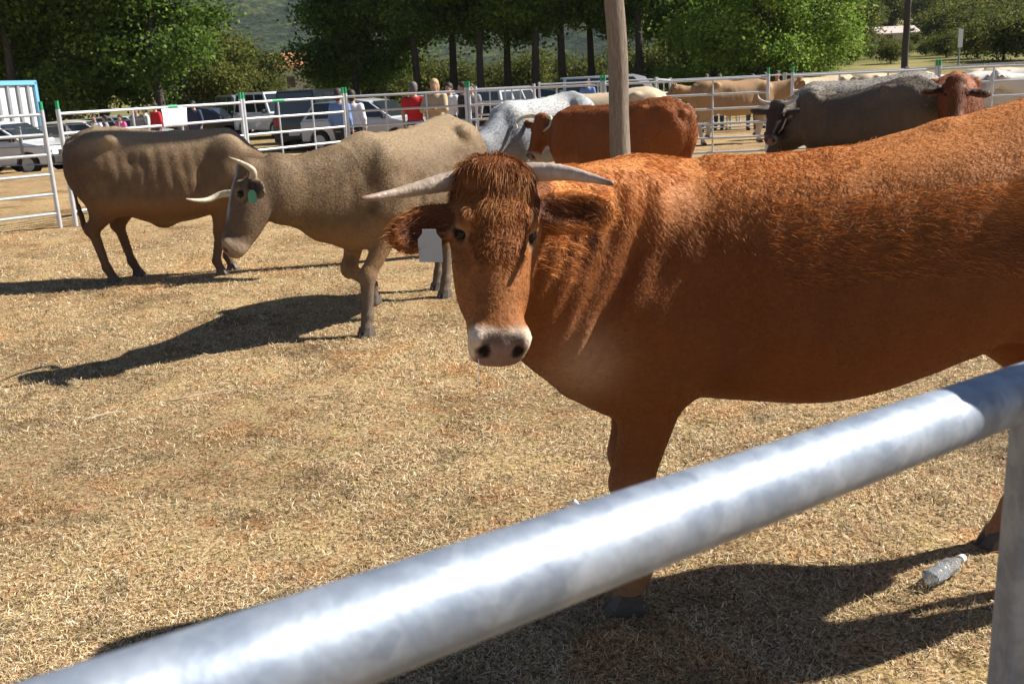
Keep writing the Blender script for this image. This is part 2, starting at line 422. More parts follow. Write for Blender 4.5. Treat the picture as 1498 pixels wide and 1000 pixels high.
    if h/scale < .012:
        fl.cone(hp(.50, .055, -.058), hp(.50, -.055, -.058), .006, .006, k=.012, op='s')       # mouth
        fl.cone(hp(.46, .080, -.062), hp(.52, .045, -.060), .006, .006, k=.012, op='s'); fl.cone(hp(.46, -.080, -.062), hp(.52, -.045, -.060), .006, .006, k=.012, op='s')
    fl.ell(hp(-.01, 0, .0), np.array((.06, .10, .06))*HS, k=.04, axes=[A, S, N])
    # ears (dir: lateral, along, normal)
    ear_info = []
    for s_, (el, ea, en) in zip((1, -1), ears):
        b = hp(.09, s_*.092, -.045); d = S*s_*el+A*ea*1.0+N*en; Le = np.linalg.norm(d); d /= Le; Le *= HS
        nn = N-(N@d)*d; nn /= np.linalg.norm(nn); ww = np.cross(d, nn)
        th = max(.020, 1.1*h/scale)
        fl.ell(b+d*Le*.55, (Le*.5, ear_w*HS, th), k=.02, axes=[d, ww, nn])
        fl.cone(b, b+d*Le*.3, .032*HS, .03*HS, k=.03)
        if h/scale < .015: fl.ell(b+d*Le*.60+nn*th*.95, (Le*.36, .040*HS, th*.85), k=.012, axes=[d, ww, nn], op='s')
        ear_info.append((b, d, Le, ww, nn))
    # legs
    hoofs = []
    for key, ft in dl.items():
        s_ = 1 if key[1] == 'l' else -1; ft = np.array(ft, float); x, y, z = ft[:3]; kb = ft[3] if len(ft) > 3 else 0.
        if key[0] == 'f':
            sh = np.array((.06, s_*.15, 1.0)); el = np.array((-.03+.2*x, s_*.165, .80))
            kn = np.array((x*.75+.02+kb, y*.95, .43+z*.6)); fe = np.array((x-.01-kb*.6, y, .145+z)); hf = np.array((x+.03-kb*.8, y, .04+z))
            if kb: kn = np.array((x+kb, y, .40+z*.5)); 
            fl.cone(sh, el, .14, .105, k=.08); fl.cone(el, kn, .100, .062, k=.05, flat=((0, 1, 0), .8)); fl.ell(kn, (.066, .058, .08), k=.03)
            fl.cone(kn, fe, .055, .041, k=.02); fl.ell(fe, (.046, .044, .045), k=.02); fl.cone(fe, hf, .042, .046, k=.02)
        else:
            hx = x+1.33
            hip = np.array((-1.28, s_*.15, 1.18)); stf = np.array((-1.12+hx*.35, s_*.20, .86)); hk = np.array((x-.10-kb, y*1.0, .53+z)); fe = np.array((x-.02, y, .145+z)); hf = np.array((x+.03, y, .04+z))
            hip[0] *= sx; stf[0] *= sx
            fl.cone(hip, stf, .21, .17, k=.10, flat=((0, 1, 0), .72)); fl.cone((-1.44*sx, s_*.14, 1.1), (-1.40*sx+hx*.5, s_*.15, .78), .15, .11, k=.10, flat=((0, 1, 0), .8))
            fl.cone(stf+np.array((-.06, 0, -.02)), hk, .15, .066, k=.07, flat=((0, 1, 0), .72)); fl.ell(hk+np.array((-.015, 0, 0)), (.070, .050, .08), k=.03, axes=[(1, 0, .2), (0, 1, 0), (-.2, 0, 1)])
            fl.cone(hk, fe, .056, .041, k=.02, flat=((0, 1, 0), .85)); fl.ell(fe, (.046, .044, .045), k=.02); fl.cone(fe, hf, .042, .046, k=.02)
        hoofs.append(hf)
    # dewlap / brisket
    fl.ell((.16, 0, .80), (.15, .09, .14), k=.08)
    if tail:
        fl.cone((-1.59*sx, 0, 1.38), (-1.65*sx, 0, 1.15), .035, .028, k=.04); fl.cone((-1.65*sx, 0, 1.15), (-1.60*sx, .02, .75), .024, .018, k=.02); fl.cone((-1.60*sx, .02, .75), (-1.57*sx, .03, .52), .028, .03, k=.02)
    if extra: extra(fl, loc, vec, hp)
    v, f = fl.mesh(smooth)
    nr = vnormals(v, f)
    rel = (v-P0)/HS; ht, hs_, hn = rel@A, rel@S, rel@N
    # gentle organic relief
    body = ss(-.1, -.35, v[:, 0])*ss(-1.2, -1.0, v[:, 0])
    ribs = np.sin(v[:, 0]*52+v[:, 2]*9)*rib*body*ss(.75, .9, v[:, 2])*ss(1.35, 1.2, v[:, 2])
    disp = ribs+noise(v, 5, 3, 3)*.009*ss(.6, .8, v[:, 2])*(1-ss(.25, .12, np.abs(hs_))*ss(-.1, 0, ht)*ss(.6, .5, ht))
    if len(neck_k) and h/scale < .012:
        dN = ((v-nb)@(A2/Ln)); m_ = ss(.05, .25, dN)*ss(Ln*1.0, Ln*.8, dN)*ss(.06, .12, np.abs(v@np.cross(A2/Ln, (0, 0, 1.))-nb@np.cross(A2/Ln, (0, 0, 1.))))*(v[:, 2] < 1.36)
        disp = disp+np.sin(dN*75+v[:, 2]*5+noise(v, 4, 8)*1.5)*.007*m_*(ht < .5)
    v = v+nr*disp[:, None]; nr = vnormals(v, f)
    inhead = (ht > -.12) & (ht < .62) & (np.abs(hs_) < .14) & (hn > -.24) & (hn < .1)
    ear = np.zeros(len(v), bool); earin = np.zeros(len(v))
    for b, d, Le, ww, nn in ear_info:
        q = v-b; a_ = q@d; wv = q@ww; e = (a_ > .03) & (a_ < Le*1.15) & (np.abs(wv) < .075); ear |= e
        earin = np.maximum(earin, e*ss(.2, .7, nr@nn)*ss(.046, .020, np.abs(wv))*ss(.96, .75, a_/Le))
    info = dict(v=v, n=nr, ht=ht, hs=hs_, hn=hn, head=inhead, ear=ear, earin=earin)
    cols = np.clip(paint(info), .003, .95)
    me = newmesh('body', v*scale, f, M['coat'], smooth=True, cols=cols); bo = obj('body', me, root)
    if hair:
        def flow(p, n):
            base = np.tile(np.array([-1., 0, -.45]), (len(p), 1)); leg = p[:, 2] < .75; base[leg] = (0, 0, -1)
            rl = (p-P0)/HS; t_ = rl@A; hd = (t_ > -.1) & (t_ < .6) & (np.linalg.norm(rl-A*t_[:, None], axis=1) < .24)
            base[hd] = A*1.0; return base
        def mask(p, n): return .15+.85*((nr_cam(p, n)) > -.25)
        wc = Rm @ (Vector(CAM)-o); wc = np.array(wc)/scale
        def nr_cam(p, n):
            d = wc-p; d /= np.linalg.norm(d, axis=1)[:, None]; return (d*n).sum(1)
        def ln(p, n):
            rl = (p-P0)/HS; t_ = rl@A; hd = (t_ > -.1) & (t_ < .6) & (np.linalg.norm(rl-A*t_[:, None], axis=1) < .2)
            L = np.full(len(p), hair_len/scale); L[hd & (t_ > .05)] *= .85; L[hd & (t_ > .40)] *= .35; L[p[:, 2] < .5] *= .7; return L
        hm = hair_mesh('coat_hair', v, f, nr, cols, hair, ln, hair_w/scale, flow, M['fur'], mask=mask, clump=.22, lift=.14, jit=.14, cvar=.12)
        hm.transform(Matrix.Scale(scale, 4)); obj('coat_hair', hm, root)
    # hooves
    if hooves:
        for hf in hoofs:
            mb = MB()
            for s_ in (1, -1):
                c = hf+np.array((0, s_*.024, 0)); z0 = hf[2]-.04
                v8 = []
                for zz, x0, x1, ww in ((z0, -.052, .075, .027), (z0+.022, -.050, .066, .027), (z0+.066, -.042, .030, .022)):
                    v8 += [(c[0]+x0, c[1]-ww, zz), (c[0]+x1*.6, c[1]-ww, zz), (c[0]+x1, c[1]-ww*.3*s_, zz), (c[0]+x1*.6, c[1]+ww, zz), (c[0]+x0, c[1]+ww, zz)]
                ff = [tuple(range(5))[::-1], tuple(range(10, 15))]+[(j*5+i, j*5+(i+1) % 5, (j+1)*5+(i+1) % 5, (j+1)*5+i) for j in (0, 1) for i in range(5)]
                mb.add([tuple(np.array(q)*scale) for q in v8], ff)
            mb.build('hoof', M['hoof'], root)
    if eyes:
        for s_ in (1, -1):
            c = hp(.167, s_*.1000, .006)*scale; MB().ell(c, (.0172*HS*scale,)*3, 14, 10).build('eye', M['eye'], root, smooth=True)
    if horns:
        for s_, hc in zip((1, -1), horns):
            if hc is None: continue
            pts_ = [loc(p) for p in hc['pts']] if 'pts' in hc else [hp(*(q[0], s_*q[1], q[2])) for q in hc['rel']]
            # smooth through the given points
            P = [Vector(p) for p in pts_]; out = []
            for i in range(len(P)-1):
                a0 = P[max(i-1, 0)]; a1 = P[i]; a2 = P[i+1]; a3 = P[min(i+2, len(P)-1)]
                for j in range(6):
                    u = j/6; out.append(.5*((2*a1)+(-a0+a2)*u+(2*a0-5*a1+4*a2-a3)*u*u+(-a0+3*a1-3*a2+a3)*u**3))
            out.append(P[-1]); n_ = len(out); r0 = hc.get('r', .03)
            rad = [r0*(1-(i/(n_-1))**1.5*.83)*(1+(.035 if i % 2 else -.02)*(i < n_*.5)) for i in range(n_)]
            mb = MB().tube([p*scale for p in out], [q*scale for q in rad], 14)
            vs = np.array(mb.v); ts = np.repeat(np.arange(n_)/(n_-1), 14)[:, None]
            base = np.array(hc.get('c0', (.42, .34, .24))); midc = np.array(hc.get('c1', (.55, .48, .37))); tipc = np.array(hc.get('c2', (.10, .07, .05)))
            cc = base*(1-ss(0, .3, ts))+midc*ss(0, .3, ts); cc = cc*(1-ss(.8, 1, ts))+tipc*ss(.8, 1, ts)
            me = newmesh('horn', vs, mb.f, M['horn'], smooth=True, cols=cc); obj('horn', me, root)
    for i, mt, sz in tags:
        b, d, Le, ww, nn = ear_info[i]; c = b+d*Le*.55+nn*.048-np.array([0, 0, .016])
        Sx, Z = vec(_r), np.array([0, 0, 1.]); Yv = np.cross(Z, Sx)
        out2 = [(-.28, 0), (.28, 0), (.30, -.12), (.5, -.30), (.5, -1), (-.5, -1), (-.5, -.30), (-.30, -.12)]
        vv = [(c+Sx*a*sz[0]+Z*b_*sz[1]+Yv*k_)*scale for k_ in (-.0015, .0015) for a, b_ in out2]
        ff = [tuple(range(8)), tuple(range(8, 16))[::-1]]+[(i_, (i_+1) % 8, 8+(i_+1) % 8, 8+i_) for i_ in range(8)]
        MB().add(vv, ff).build('ear_tag', M[mt], root)
    root['_dummy'] = 0; del root['_dummy']
    return root, dict(v=v, f=f, n=nr, cols=cols, P0=P0, A=A, N=N, S=S, hp=hp, scale=scale, info=info, HS=HS, wc=np.array(Rm @ (Vector(CAM)-o))/scale)

def mixc(a, b, t):
    a = np.asarray(a); b = np.asarray(b); t = np.asarray(t)[:, None]; return a*(1-t)+b*t

def painter(base, dark=None, muzzle=(.45, .38, .30), belly=None, face=None, blaze=None, legc=None, spine=None, var=.25, seed=1, crown=None, earc=None, eyering=None):
    base = np.array(base)
    def fn(I):
        v = I['v']; n = len(v); c = np.tile(base, (n, 1)); nz = noise(v, 3.2, seed, 3); nf = noise(v, 14, seed+4, 2)+.8*noise(v*np.array([22., 22., 6.]), 1., seed+8, 2)
        if dark is not None: c = mixc(c, dark, np.clip(.35+.9*nz, 0, 1)*.6)
        c = c*(1+var*.5*nz+var*.35*nf)[:, None]
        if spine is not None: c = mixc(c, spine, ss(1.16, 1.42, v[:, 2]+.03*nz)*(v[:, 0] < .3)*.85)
        if belly is not None: c = mixc(c, belly, ss(.92, .68, v[:, 2]+.05*nz)*.8*(~I['head']))
        if legc is not None: c = mixc(c, legc, ss(.55, .3, v[:, 2]+.04*nz)*(~I['head']))
        hd = I['head'].astype(float)
        if face is not None: c = mixc(c, face, hd*ss(-.02, .12, I['ht'])*.85)
        if blaze is not None: c = mixc(c, blaze, hd*ss(.062, .035, np.abs(I['hs'])+.012*nf)*ss(-.01, .03, I['hn'])*ss(-.05, .0, I['ht'])*ss(.36, .25, I['ht']))
        if eyering is not None:
            e = np.hypot(np.hypot((I['ht']-.17)/1.2, I['hn']-.002), (np.abs(I['hs'])-.11)); c = mixc(c, eyering, hd*ss(.045, .022, e)); c = mixc(c, (.03, .015, .01), hd*ss(.026, .018, e))
        mz = hd*ss(.430, .462, I['ht']+.010*nf+.16*(np.abs(I['hs'])-.05)-.25*np.maximum(I['hn']+.02, 0)*0); c = mixc(c, muzzle, mz)
        pad = hd*ss(.446, .464, I['ht']-.15*np.abs(I['hs'])+.004*nf)*ss(.062, .050, np.abs(I['hs'])+.004*nf-.25*(I['ht']-.46))*ss(-.062, -.045, I['hn']); c = mixc(c, np.array((.23, .135, .11))*(1+.25*nf)[:, None]*(1-.62*ss(.500, .478, I['ht']))[:, None], pad*.92)
        nos = np.hypot(np.hypot((I['ht']-.500)/1.35, I['hn']-.008), np.abs(I['hs'])-.050); c = mixc(c, (.012, .006, .005), hd*ss(.028, .017, nos))
        if earc is not None: c = mixc(c, earc, I['earin'])
        return c
    return fn

# ============================================================ GROUND
def graded(a, b, c, dens, far_n):
    """coordinates dense between a and b, growing geometrically outside, reaching c"""
    core = np.arange(a, b, dens); out = []; s_ = dens; x = b
    while x < c: out.append(x); s_ *= 1.12; x += s_
    out.append(c); lo = []; s_ = dens; x = a
    while x > -c: s_ *= 1.12; x -= s_; lo.append(x)
    return np.array(lo[::-1]+list(core)+out)
gx = graded(-8, 8, 2600, .1, 0); gy = graded(-.5, 12, 2600, .1, 0)
GX, GY = np.meshgrid(gx, gy, indexing='ij')
pg = np.stack([GX, GY, np.zeros_like(GX)], -1)
near = ss(26, 12, np.hypot(GX, GY))
def bumps(p):
    return (noise(p, 1.3, 21, 2)*.022+noise(p, 4.5, 22, 2)*.016)
GZ = ground_z(GX, GY)+bumps(pg)*near-.006
nx_, ny_ = GX.shape; ii = np.arange(nx_*ny_).reshape(nx_, ny_)
gf = np.stack([ii[:-1, :-1], ii[1:, :-1], ii[1:, 1:], ii[:-1, 1:]], -1).reshape(-1, 4)
gm = bpy.data.materials.new('dry_grass_ground'); gm.use_nodes = True; t = gm.node_tree; N_, L_ = t.nodes, t.links
b = N_['Principled BSDF']; b.inputs['Roughness'].default_value = .95; b.inputs['Specular IOR Level'].default_value = .1
tc = N_.new('ShaderNodeTexCoord')
def tex(scale, det=6, rough=.6, stretch=None):
    n = N_.new('ShaderNodeTexNoise'); n.inputs['Scale'].default_value = scale; n.inputs['Detail'].default_value = det; n.inputs['Roughness'].default_value = rough
    if stretch:
        mp = N_.new('ShaderNodeMapping'); mp.inputs['Scale'].default_value = stretch; L_.new(tc.outputs['Object'], mp.inputs[0]); L_.new(mp.outputs[0], n.inputs['Vector'])
    else: L_.new(tc.outputs['Object'], n.inputs['Vector'])
    return n.outputs[0]
def ramp(src, stops):
    r = N_.new('ShaderNodeValToRGB'); e = r.color_ramp.elements
    while len(e) < len(stops): e.new(.5)
    for el, (p, c) in zip(e, stops): el.position = p; el.color = (*c, 1)
    L_.new(src, r.inputs[0]); return r.outputs[0]
def mixn(fac, a, bb, mode='MIX'):
    m = N_.new('ShaderNodeMix'); m.data_type = 'RGBA'; m.blend_type = mode
    if isinstance(fac, float): m.inputs[0].default_value = fac
    else: L_.new(fac, m.inputs[0])
    for k, q in ((6, a), (7, bb)):
        if isinstance(q, tuple): m.inputs[k].default_value = (*q, 1)
        else: L_.new(q, m.inputs[k])
    return m.outputs[2]
fine = ramp(tex(60, 8, .8), [(.34, (.045, .032, .020)), (.44, (.20, .145, .075)), (.53, (.53, .40, .225)), (.66, (.78, .64, .40))])
hue = ramp(tex(5, 6, .7), [(.38, (1.08, .86, .74)), (.5, (1, 1, 1)), (.62, (1.0, 1.0, .84))]); fine = mixn(1.0, fine, hue, 'MULTIPLY')
patch = ramp(tex(1.1, 5, .6), [(.34, (.50, .42, .36)), (.50, (.95, .90, .85)), (.7, (1.15, 1.08, .98))])
c1 = mixn(1.0, fine, patch, 'MULTIPLY')
dirt = ramp(tex(.55, 6, .7), [(.48, (0, 0, 0)), (.62, (1, 1, 1))])
rgb2bw = N_.new('ShaderNodeRGBToBW'); L_.new(dirt, rgb2bw.inputs[0])
mlt = N_.new('ShaderNodeMath'); mlt.operation = 'MULTIPLY'; L_.new(rgb2bw.outputs[0], mlt.inputs[0]); mlt.inputs[1].default_value = .45
blot = ramp(tex(6.5, 5, .65), [(.34, (.5, .46, .42)), (.43, (1, 1, 1))]); c1 = mixn(1.0, c1, blot, 'MULTIPLY')
c2 = mixn(mlt.outputs[0], c1, (.15, .10, .062))
# meadow green further off
sep = N_.new('ShaderNodeSeparateXYZ'); L_.new(tc.outputs['Object'], sep.inputs[0])
mr = N_.new('ShaderNodeMapRange'); mr.inputs[1].default_value = 30; mr.inputs[2].default_value = 62; L_.new(sep.outputs[1], mr.inputs[0])
mead = ramp(tex(.12, 6, .65), [(.35, (.07, .085, .025)), (.5, (.16, .15, .045)), (.68, (.30, .24, .10))])
c3 = mixn(mr.outputs[0], c2, mead)
L_.new(c3, b.inputs['Base Color'])
bn = N_.new('ShaderNodeBump'); bn.inputs['Strength'].default_value = .8; bn.inputs['Distance'].default_value = .02
L_.new(tex(45, 8, .75), bn.inputs['Height']); L_.new(bn.outputs[0], b.inputs['Normal'])
g = obj('ground', newmesh('ground', np.stack([GX, GY, GZ], -1).reshape(-1, 3), gf, gm, smooth=True)); tag(g, kind='structure')

def ground_at(x, y):
    p = np.stack([np.asarray(x, float), np.asarray(y, float), np.zeros_like(np.asarray(x, float))], -1)
    return ground_z(x, y)+bumps(p)*ss(26, 12, np.hypot(x, y))-.006

# dry cut grass: short blades lying in mats
def straw(name, n, ymin, ymax, lmin, lmax, wid, label):
    pw = rng.random(n*2); y = ymin*(ymax/ymin)**pw; x = (rng.random(n*2)*2-1)*(y*.56+.35)
    pp = np.stack([x, y, np.zeros_like(x)], 1); cl = noise(pp, 3.5, 31, 2); cl2 = noise(pp, .9, 41, 2)
    keep = rng.random(n*2) < np.clip(.60+1.0*cl+.6*cl2, .10, 1); x, y, cl, cl2, pp = x[keep][:n], y[keep][:n], cl[keep][:n], cl2[keep][:n], pp[keep][:n]; n = len(x)
    z = ground_at(x, y); p = np.stack([x, y, z], 1)
    ang = rng.random(n)*2*np.pi+noise(pp, 2, 51)*2; el = np.abs(rng.normal(size=n))*.30+.03; el[rng.random(n) < .07] += .6
    d = np.stack([np.cos(ang)*np.cos(el), np.sin(ang)*np.cos(el), np.sin(el)], 1)
    far = (y/3.)**.5
    L = (lmin+(lmax-lmin)*rng.random(n)**1.6)[:, None]*far[:, None]**.6; s_ = np.cross(d, [0, 0, 1.])+rng.normal(size=(n, 3))*.35; s_ /= np.linalg.norm(s_, axis=1)[:, None]; s_ *= wid*(.6+.9*rng.random((n, 1)))*far[:, None]*.5
    p[:, 2] += rng.random(n)*.012-.003
    bend = rng.normal(size=(n, 3))*.28; mid = p+d*L*.5; tip = mid+(d+bend+np.array([0, 0, -.12]))*L*.5; tip[:, 2] = np.maximum(tip[:, 2], z+.001)
    V = np.stack([p-s_, p+s_, mid-s_*.9, mid+s_*.9, tip], 1).reshape(-1, 3)
    pal = np.array([(.72, .55, .32), (.85, .72, .48), (.62, .44, .24), (.40, .23, .12), (.13, .085, .05), (.25, .24, .09), (.80, .72, .56)])
    pr = np.array([.28, .15, .20, .12, .12, .10, .03]); c = pal[rng.choice(len(pal), n, p=pr)]
    c = c*(.7+.5*rng.random((n, 1)))*(1+.28*np.clip(cl2, -1, 1))[:, None]
    pt = noise(pp, 2.3, 71, 3); pt2 = noise(pp, 7., 75, 2); c = c*(1-.42*ss(.16, .45, pt)-.40*ss(.24, .5, pt2))[:, None]*np.where((noise(pp, 1.6, 78, 2) > .2)[:, None], np.array([1.02, .86, .74]), 1.0); C = np.repeat(c, 5, 0); bb = np.arange(n)*5
    tri = np.concatenate([np.stack([bb, bb+1, bb+3], 1), np.stack([bb, bb+3, bb+2], 1), np.stack([bb+2, bb+3, bb+4], 1)])
    o = obj(name, newmesh(name, V, tri, M['straw'], cols=np.clip(C, 0, 1))); tag(o, label, 'dry grass', kind='stuff'); return o
M['straw'] = mat('straw', attr=True, rough=.7, spec=.25, transl=.2)
straw('dry_grass', 620000, 1.55, 13.5, .008, .038, .0026, 'short dry straw coloured grass matted over the ground of the pen')

# ============================================================ THE COWS
def A3(l): return [at(*q) for q in l]
# --- red brown cow in front
red = painter((.20, .066, .017), dark=(.115, .033, .009), muzzle=(.62, .51, .39), belly=(.20, .070, .021), legc=(.30, .15, .07), spine=(.56, .215, .062), var=.18, seed=2,  # sunlit back and shaded sides painted into the coat: bright spine, dark base
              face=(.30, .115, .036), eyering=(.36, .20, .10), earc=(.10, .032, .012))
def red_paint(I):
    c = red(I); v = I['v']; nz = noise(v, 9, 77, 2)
    c = mixc(c, (.55, .36, .22), np.exp(-((v[:, 0]-.22)**2+(v[:, 2]-.86)**2)/.012)*.6*(~I['head'])*(v[:, 1] > 0))   # pale brisket
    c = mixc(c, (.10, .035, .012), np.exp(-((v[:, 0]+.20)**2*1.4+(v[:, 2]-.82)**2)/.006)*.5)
    c = mixc(c, (.13, .042, .013), I['head']*ss(.0, -.5, noise(v, 16, 91, 3))*ss(.42, .36, I['ht'])*.55)
    return c
def red_extra(fl, loc, vec, hp):
    # throat, dewlap and chest that hang below the turned neck
    fl.cone(loc((.02, 2.66, 1.18)), loc((.14, 2.84, .98)), .095, .12, k=.08)
    fl.cone(loc((.07, 2.72, 1.02)), loc((.26, 2.92, .84)), .085, .10, k=.08)
    fl.cone(loc((.20, 2.88, .86)), loc((.31, 2.94, .775)), .08, .085, k=.07)
    fl.cone(loc((.05, 2.70, 1.345)), loc((.40, 2.98, 1.325)), .09, .10, k=.08)
HDG = R(181.0)
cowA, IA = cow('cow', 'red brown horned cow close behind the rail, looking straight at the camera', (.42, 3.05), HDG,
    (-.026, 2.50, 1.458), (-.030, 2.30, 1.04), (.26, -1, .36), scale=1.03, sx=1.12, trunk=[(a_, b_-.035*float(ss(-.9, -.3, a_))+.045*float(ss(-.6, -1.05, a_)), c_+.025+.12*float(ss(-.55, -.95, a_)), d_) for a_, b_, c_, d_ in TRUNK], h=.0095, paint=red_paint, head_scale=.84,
    horns=[dict(pts=A3([(690, 262, 2.55), (655, 266, 2.53), (620, 274, 2.50), (575, 284, 2.46), (527, 291, 2.40)]), r=.027, c0=(.26, .17, .11), c1=(.40, .31, .24), c2=(.24, .12, .08)),
           dict(pts=A3([(750, 256, 2.55), (788, 252, 2.53), (825, 253, 2.5), (862, 260, 2.46), (897, 269, 2.41)]), r=.027, c0=(.34, .24, .16), c1=(.46, .36, .29), c2=(.18, .10, .07))],
    ear_w=.07, rib=.0012, ears=[(.20, .10, .02), (.245, .0, .095)], legs={'fl': (.055, .12, 0), 'fr': (.02, -.13, 0), 'hl': (-1.42, .17, 0), 'hr': (-1.29, -.17, 0)},
    extra=red_extra, hair=230000, hair_len=.0068, hair_w=.0013, tags=[(0, 'tag', (.056, .078))], tail=True)
# long forelock and the tufts on the crest
def tuft(I, name, count, maskf, flowf, L, width, parent, colmul=(1.1, 1.05, 1.), lift=.5, clump=.6, droop=.3):
    cc = np.clip(I['cols']*np.array(colmul), 0, 1)
    me = hair_mesh(name, I['v'], I['f'], I['n'], cc, count, L, width, flowf, M['fur'], mask=maskf, lift=lift, clump=clump, jit=.15, cvar=.4, droop=droop)
    me.transform(Matrix.Scale(I['scale'], 4)); return obj(name, me, parent)
def hd_coords(I, p): q = (p-I['P0'])/I['HS']; return q@I['A'], q@I['S'], q@I['N']
def m_fore(p, n):
    t, s, u = hd_coords(IA, p); return (ss(.13, .0, t+.06*noise(p, 26, 4))*(t+.05*noise(p, 30, 9) > -.09)*(np.abs(s) < .11)*(u > -.12)*(.25+(noise(p, 22, 5) > -.15))).astype(float)+1e-9
def f_fore(p, n):
    t, s, u = hd_coords(IA, p); return IA['A'][None]*1.0+IA['S'][None]*(s[:, None]*5+.25)+IA['N'][None]*.3
tuft(IA, 'forelock', 3000, m_fore, f_fore, lambda p, n: .012+.024*rng.random(len(p)), .0017, cowA, colmul=(1.35, 1.5, 1.4), lift=.42, clump=.8)
def m_curl(p, n):
    t, s, u = hd_coords(IA, p); return ((t > .04)*(t < .30)*(np.abs(s) < .085)*(u > .03)*(.3+(noise(p, 24, 3) > -.1))*ss(.30, .15, t)).astype(float)+1e-9
tuft(IA, 'forehead_curls', 8000, m_curl, lambda p, n: IA['A'][None]*.8+IA['S'][None]*np.sin(p[:, 2:3]*70)*.7+0*p, .013, .0016, cowA, lift=.32, clump=1.0, droop=.0)
def m_ear(p, n):
    t, s, u = hd_coords(IA, p); return ((np.abs(s) > .13)*(t < .25)*(t > -.05)*(u > -.2)).astype(float)+1e-9
tuft(IA, 'ear_fringe', 9000, m_ear, lambda p, n: IA['S'][None]*np.sign(hd_coords(IA, p)[1])[:, None]+0*p, .026, .0015, cowA, colmul=(2.1, 2.3, 2.1), lift=.5, clump=.3)  # hair colour raised far above the coat to paint in a sunlit ear rim
def m_mane(p, n):
    x = p[:, 0]; z = p[:, 2]; lim = 1.16+.14*ss(-.1, -.6, x)+.03*np.sin(x*31)+.02*np.sin(x*83)
    return ((z > lim)*(x > -.75)*(x < .28)*ss(-.75, -.45, x)*(noise(p, 9, 12, 2) > -.25)*ss(1.10, 1.25, z)).astype(float)+1e-9
tuft(IA, 'crest_hair', 17000, m_mane, lambda p, n: np.stack([-.55+0*p[:, 0], .0*p[:, 0], -.95+0*p[:, 0]], 1), .019, .0015, cowA, colmul=(1.2, 1.25, 1.2), lift=.3, clump=.55, droop=.15)

# --- tan grey cow walking to the left
tanp = painter((.185, .125, .070), dark=(.085, .058, .036), muzzle=(.30, .22, .15), belly=(.28, .165, .08), face=(.15, .10, .065), blaze=(.42, .42, .42), legc=(.16, .12, .085), spine=(.31, .225, .135), var=.65, seed=9, earc=(.06, .035, .03), eyering=(.26, .19, .12))
cowB, IB = cow('cow', 'tan grey horned cow walking left with its head lowered and a green ear tag', (-.93, 7.08), R(247),
    (-1.655, 6.48, 1.215), (-1.80, 6.33, .74), (-.90, -.22, .30), scale=.955, h=.0145, paint=tanp, head_scale=1.12, deep=.05, rib=.004,
    horns=[dict(pts=A3([(352, 262, 6.42), (367, 264, 6.38), (370, 250, 6.34), (355, 239, 6.32), (333, 230, 6.28)]), r=.032, c0=(.12, .09, .07), c1=(.46, .38, .27), c2=(.12, .09, .06)),
           dict(pts=A3([(345, 283, 6.60), (325, 284, 6.65), (305, 292, 6.6), (288, 293, 6.5), (272, 291, 6.35)]), r=.026, c1=(.52, .46, .33), c2=(.3, .26, .2))],
    ears=[(.20, .07, -.10), (.20, .06, -.08)], legs={'fl': (.31, .04, 0), 'fr': (-.06, -.19, .12, .19), 'hl': (-1.02, .03, 0), 'hr': (-1.30, -.18, 0)},
    hair=120000, hair_len=.012, hair_w=.0019, tags=[(1, 'tag_green', (.06, .08))], neck_k=(1.22, 1.25),
    neck=[((-1.50, 6.66, .98), (-1.28, 6.88, .82), .12, .14, None), ((-1.28, 6.88, .80), (-1.10, 7.0, .72), .12, .15, None)])
# --- tan cow at the far left
lefp = painter((.19, .125, .070), dark=(.12, .07, .04), muzzle=(.40, .32, .24), belly=(.30, .155, .065), face=(.14, .10, .07), legc=(.18, .115, .075), spine=(.36, .26, .16), var=.65, seed=15, earc=(.06, .035, .03))
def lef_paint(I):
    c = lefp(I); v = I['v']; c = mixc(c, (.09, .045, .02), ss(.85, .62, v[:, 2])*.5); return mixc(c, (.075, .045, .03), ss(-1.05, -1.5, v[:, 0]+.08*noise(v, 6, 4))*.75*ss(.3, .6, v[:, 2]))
cowC, IC = cow('cow', 'brown grey cow standing at the left fence, its head hidden behind the walking cow', (-2.66, 9.62), R(6),
    (-1.98, 9.45, .95), (-1.72, 9.30, .52), (.55, -.4, .5), scale=.955, sx=.92, rib=.0028, h=.018, paint=lef_paint,
    horns=[dict(rel=[(-.01, .06, 0), (-.03, .14, .0), (-.06, .2, .06), (-.14, .22, .1)], r=.026)]*2, neck_k=(.95, 1.),
    legs={'fl': (-.10, .14, 0), 'fr': (-.16, -.15, 0), 'hl': (-1.05, .15, 0), 'hr': (-1.22, -.15, 0)}, hair=60000, hair_len=.012, hair_w=.0024, deep=.10, extra=lambda fl, loc, vec, hp: fl.ell((-.66, 0, .56), (.10, .05, .07), k=.08))
# --- brown cow behind the pole, seen from its rump
brn = painter((.26, .08, .021), dark=(.19, .055, .016), muzzle=(.5, .4, .3), belly=(.36, .13, .05), legc=(.4, .25, .15), var=.15, seed=22, earc=(.12, .05, .02))
cowD, ID = cow('cow', 'red brown cow seen from its rump, standing behind the wooden pole', (.85, 11.9), R(141),
    (.48, 12.30, 1.22), (.34, 12.2, .80), (-.65, -.7, .3), scale=.95, h=.02, paint=brn,
    horns=[dict(rel=[(-.01, .06, 0), (-.02, .15, .02), (.03, .25, .08), (.12, .28, .12), (.20, .22, .14)], r=.03, c1=(.68, .6, .38), c2=(.5, .42, .25))]*2, hair=16000, hair_len=.02, hair_w=.0045,
    legs={'hl': (-1.30, .16, 0), 'hr': (-1.36, -.16, 0)})
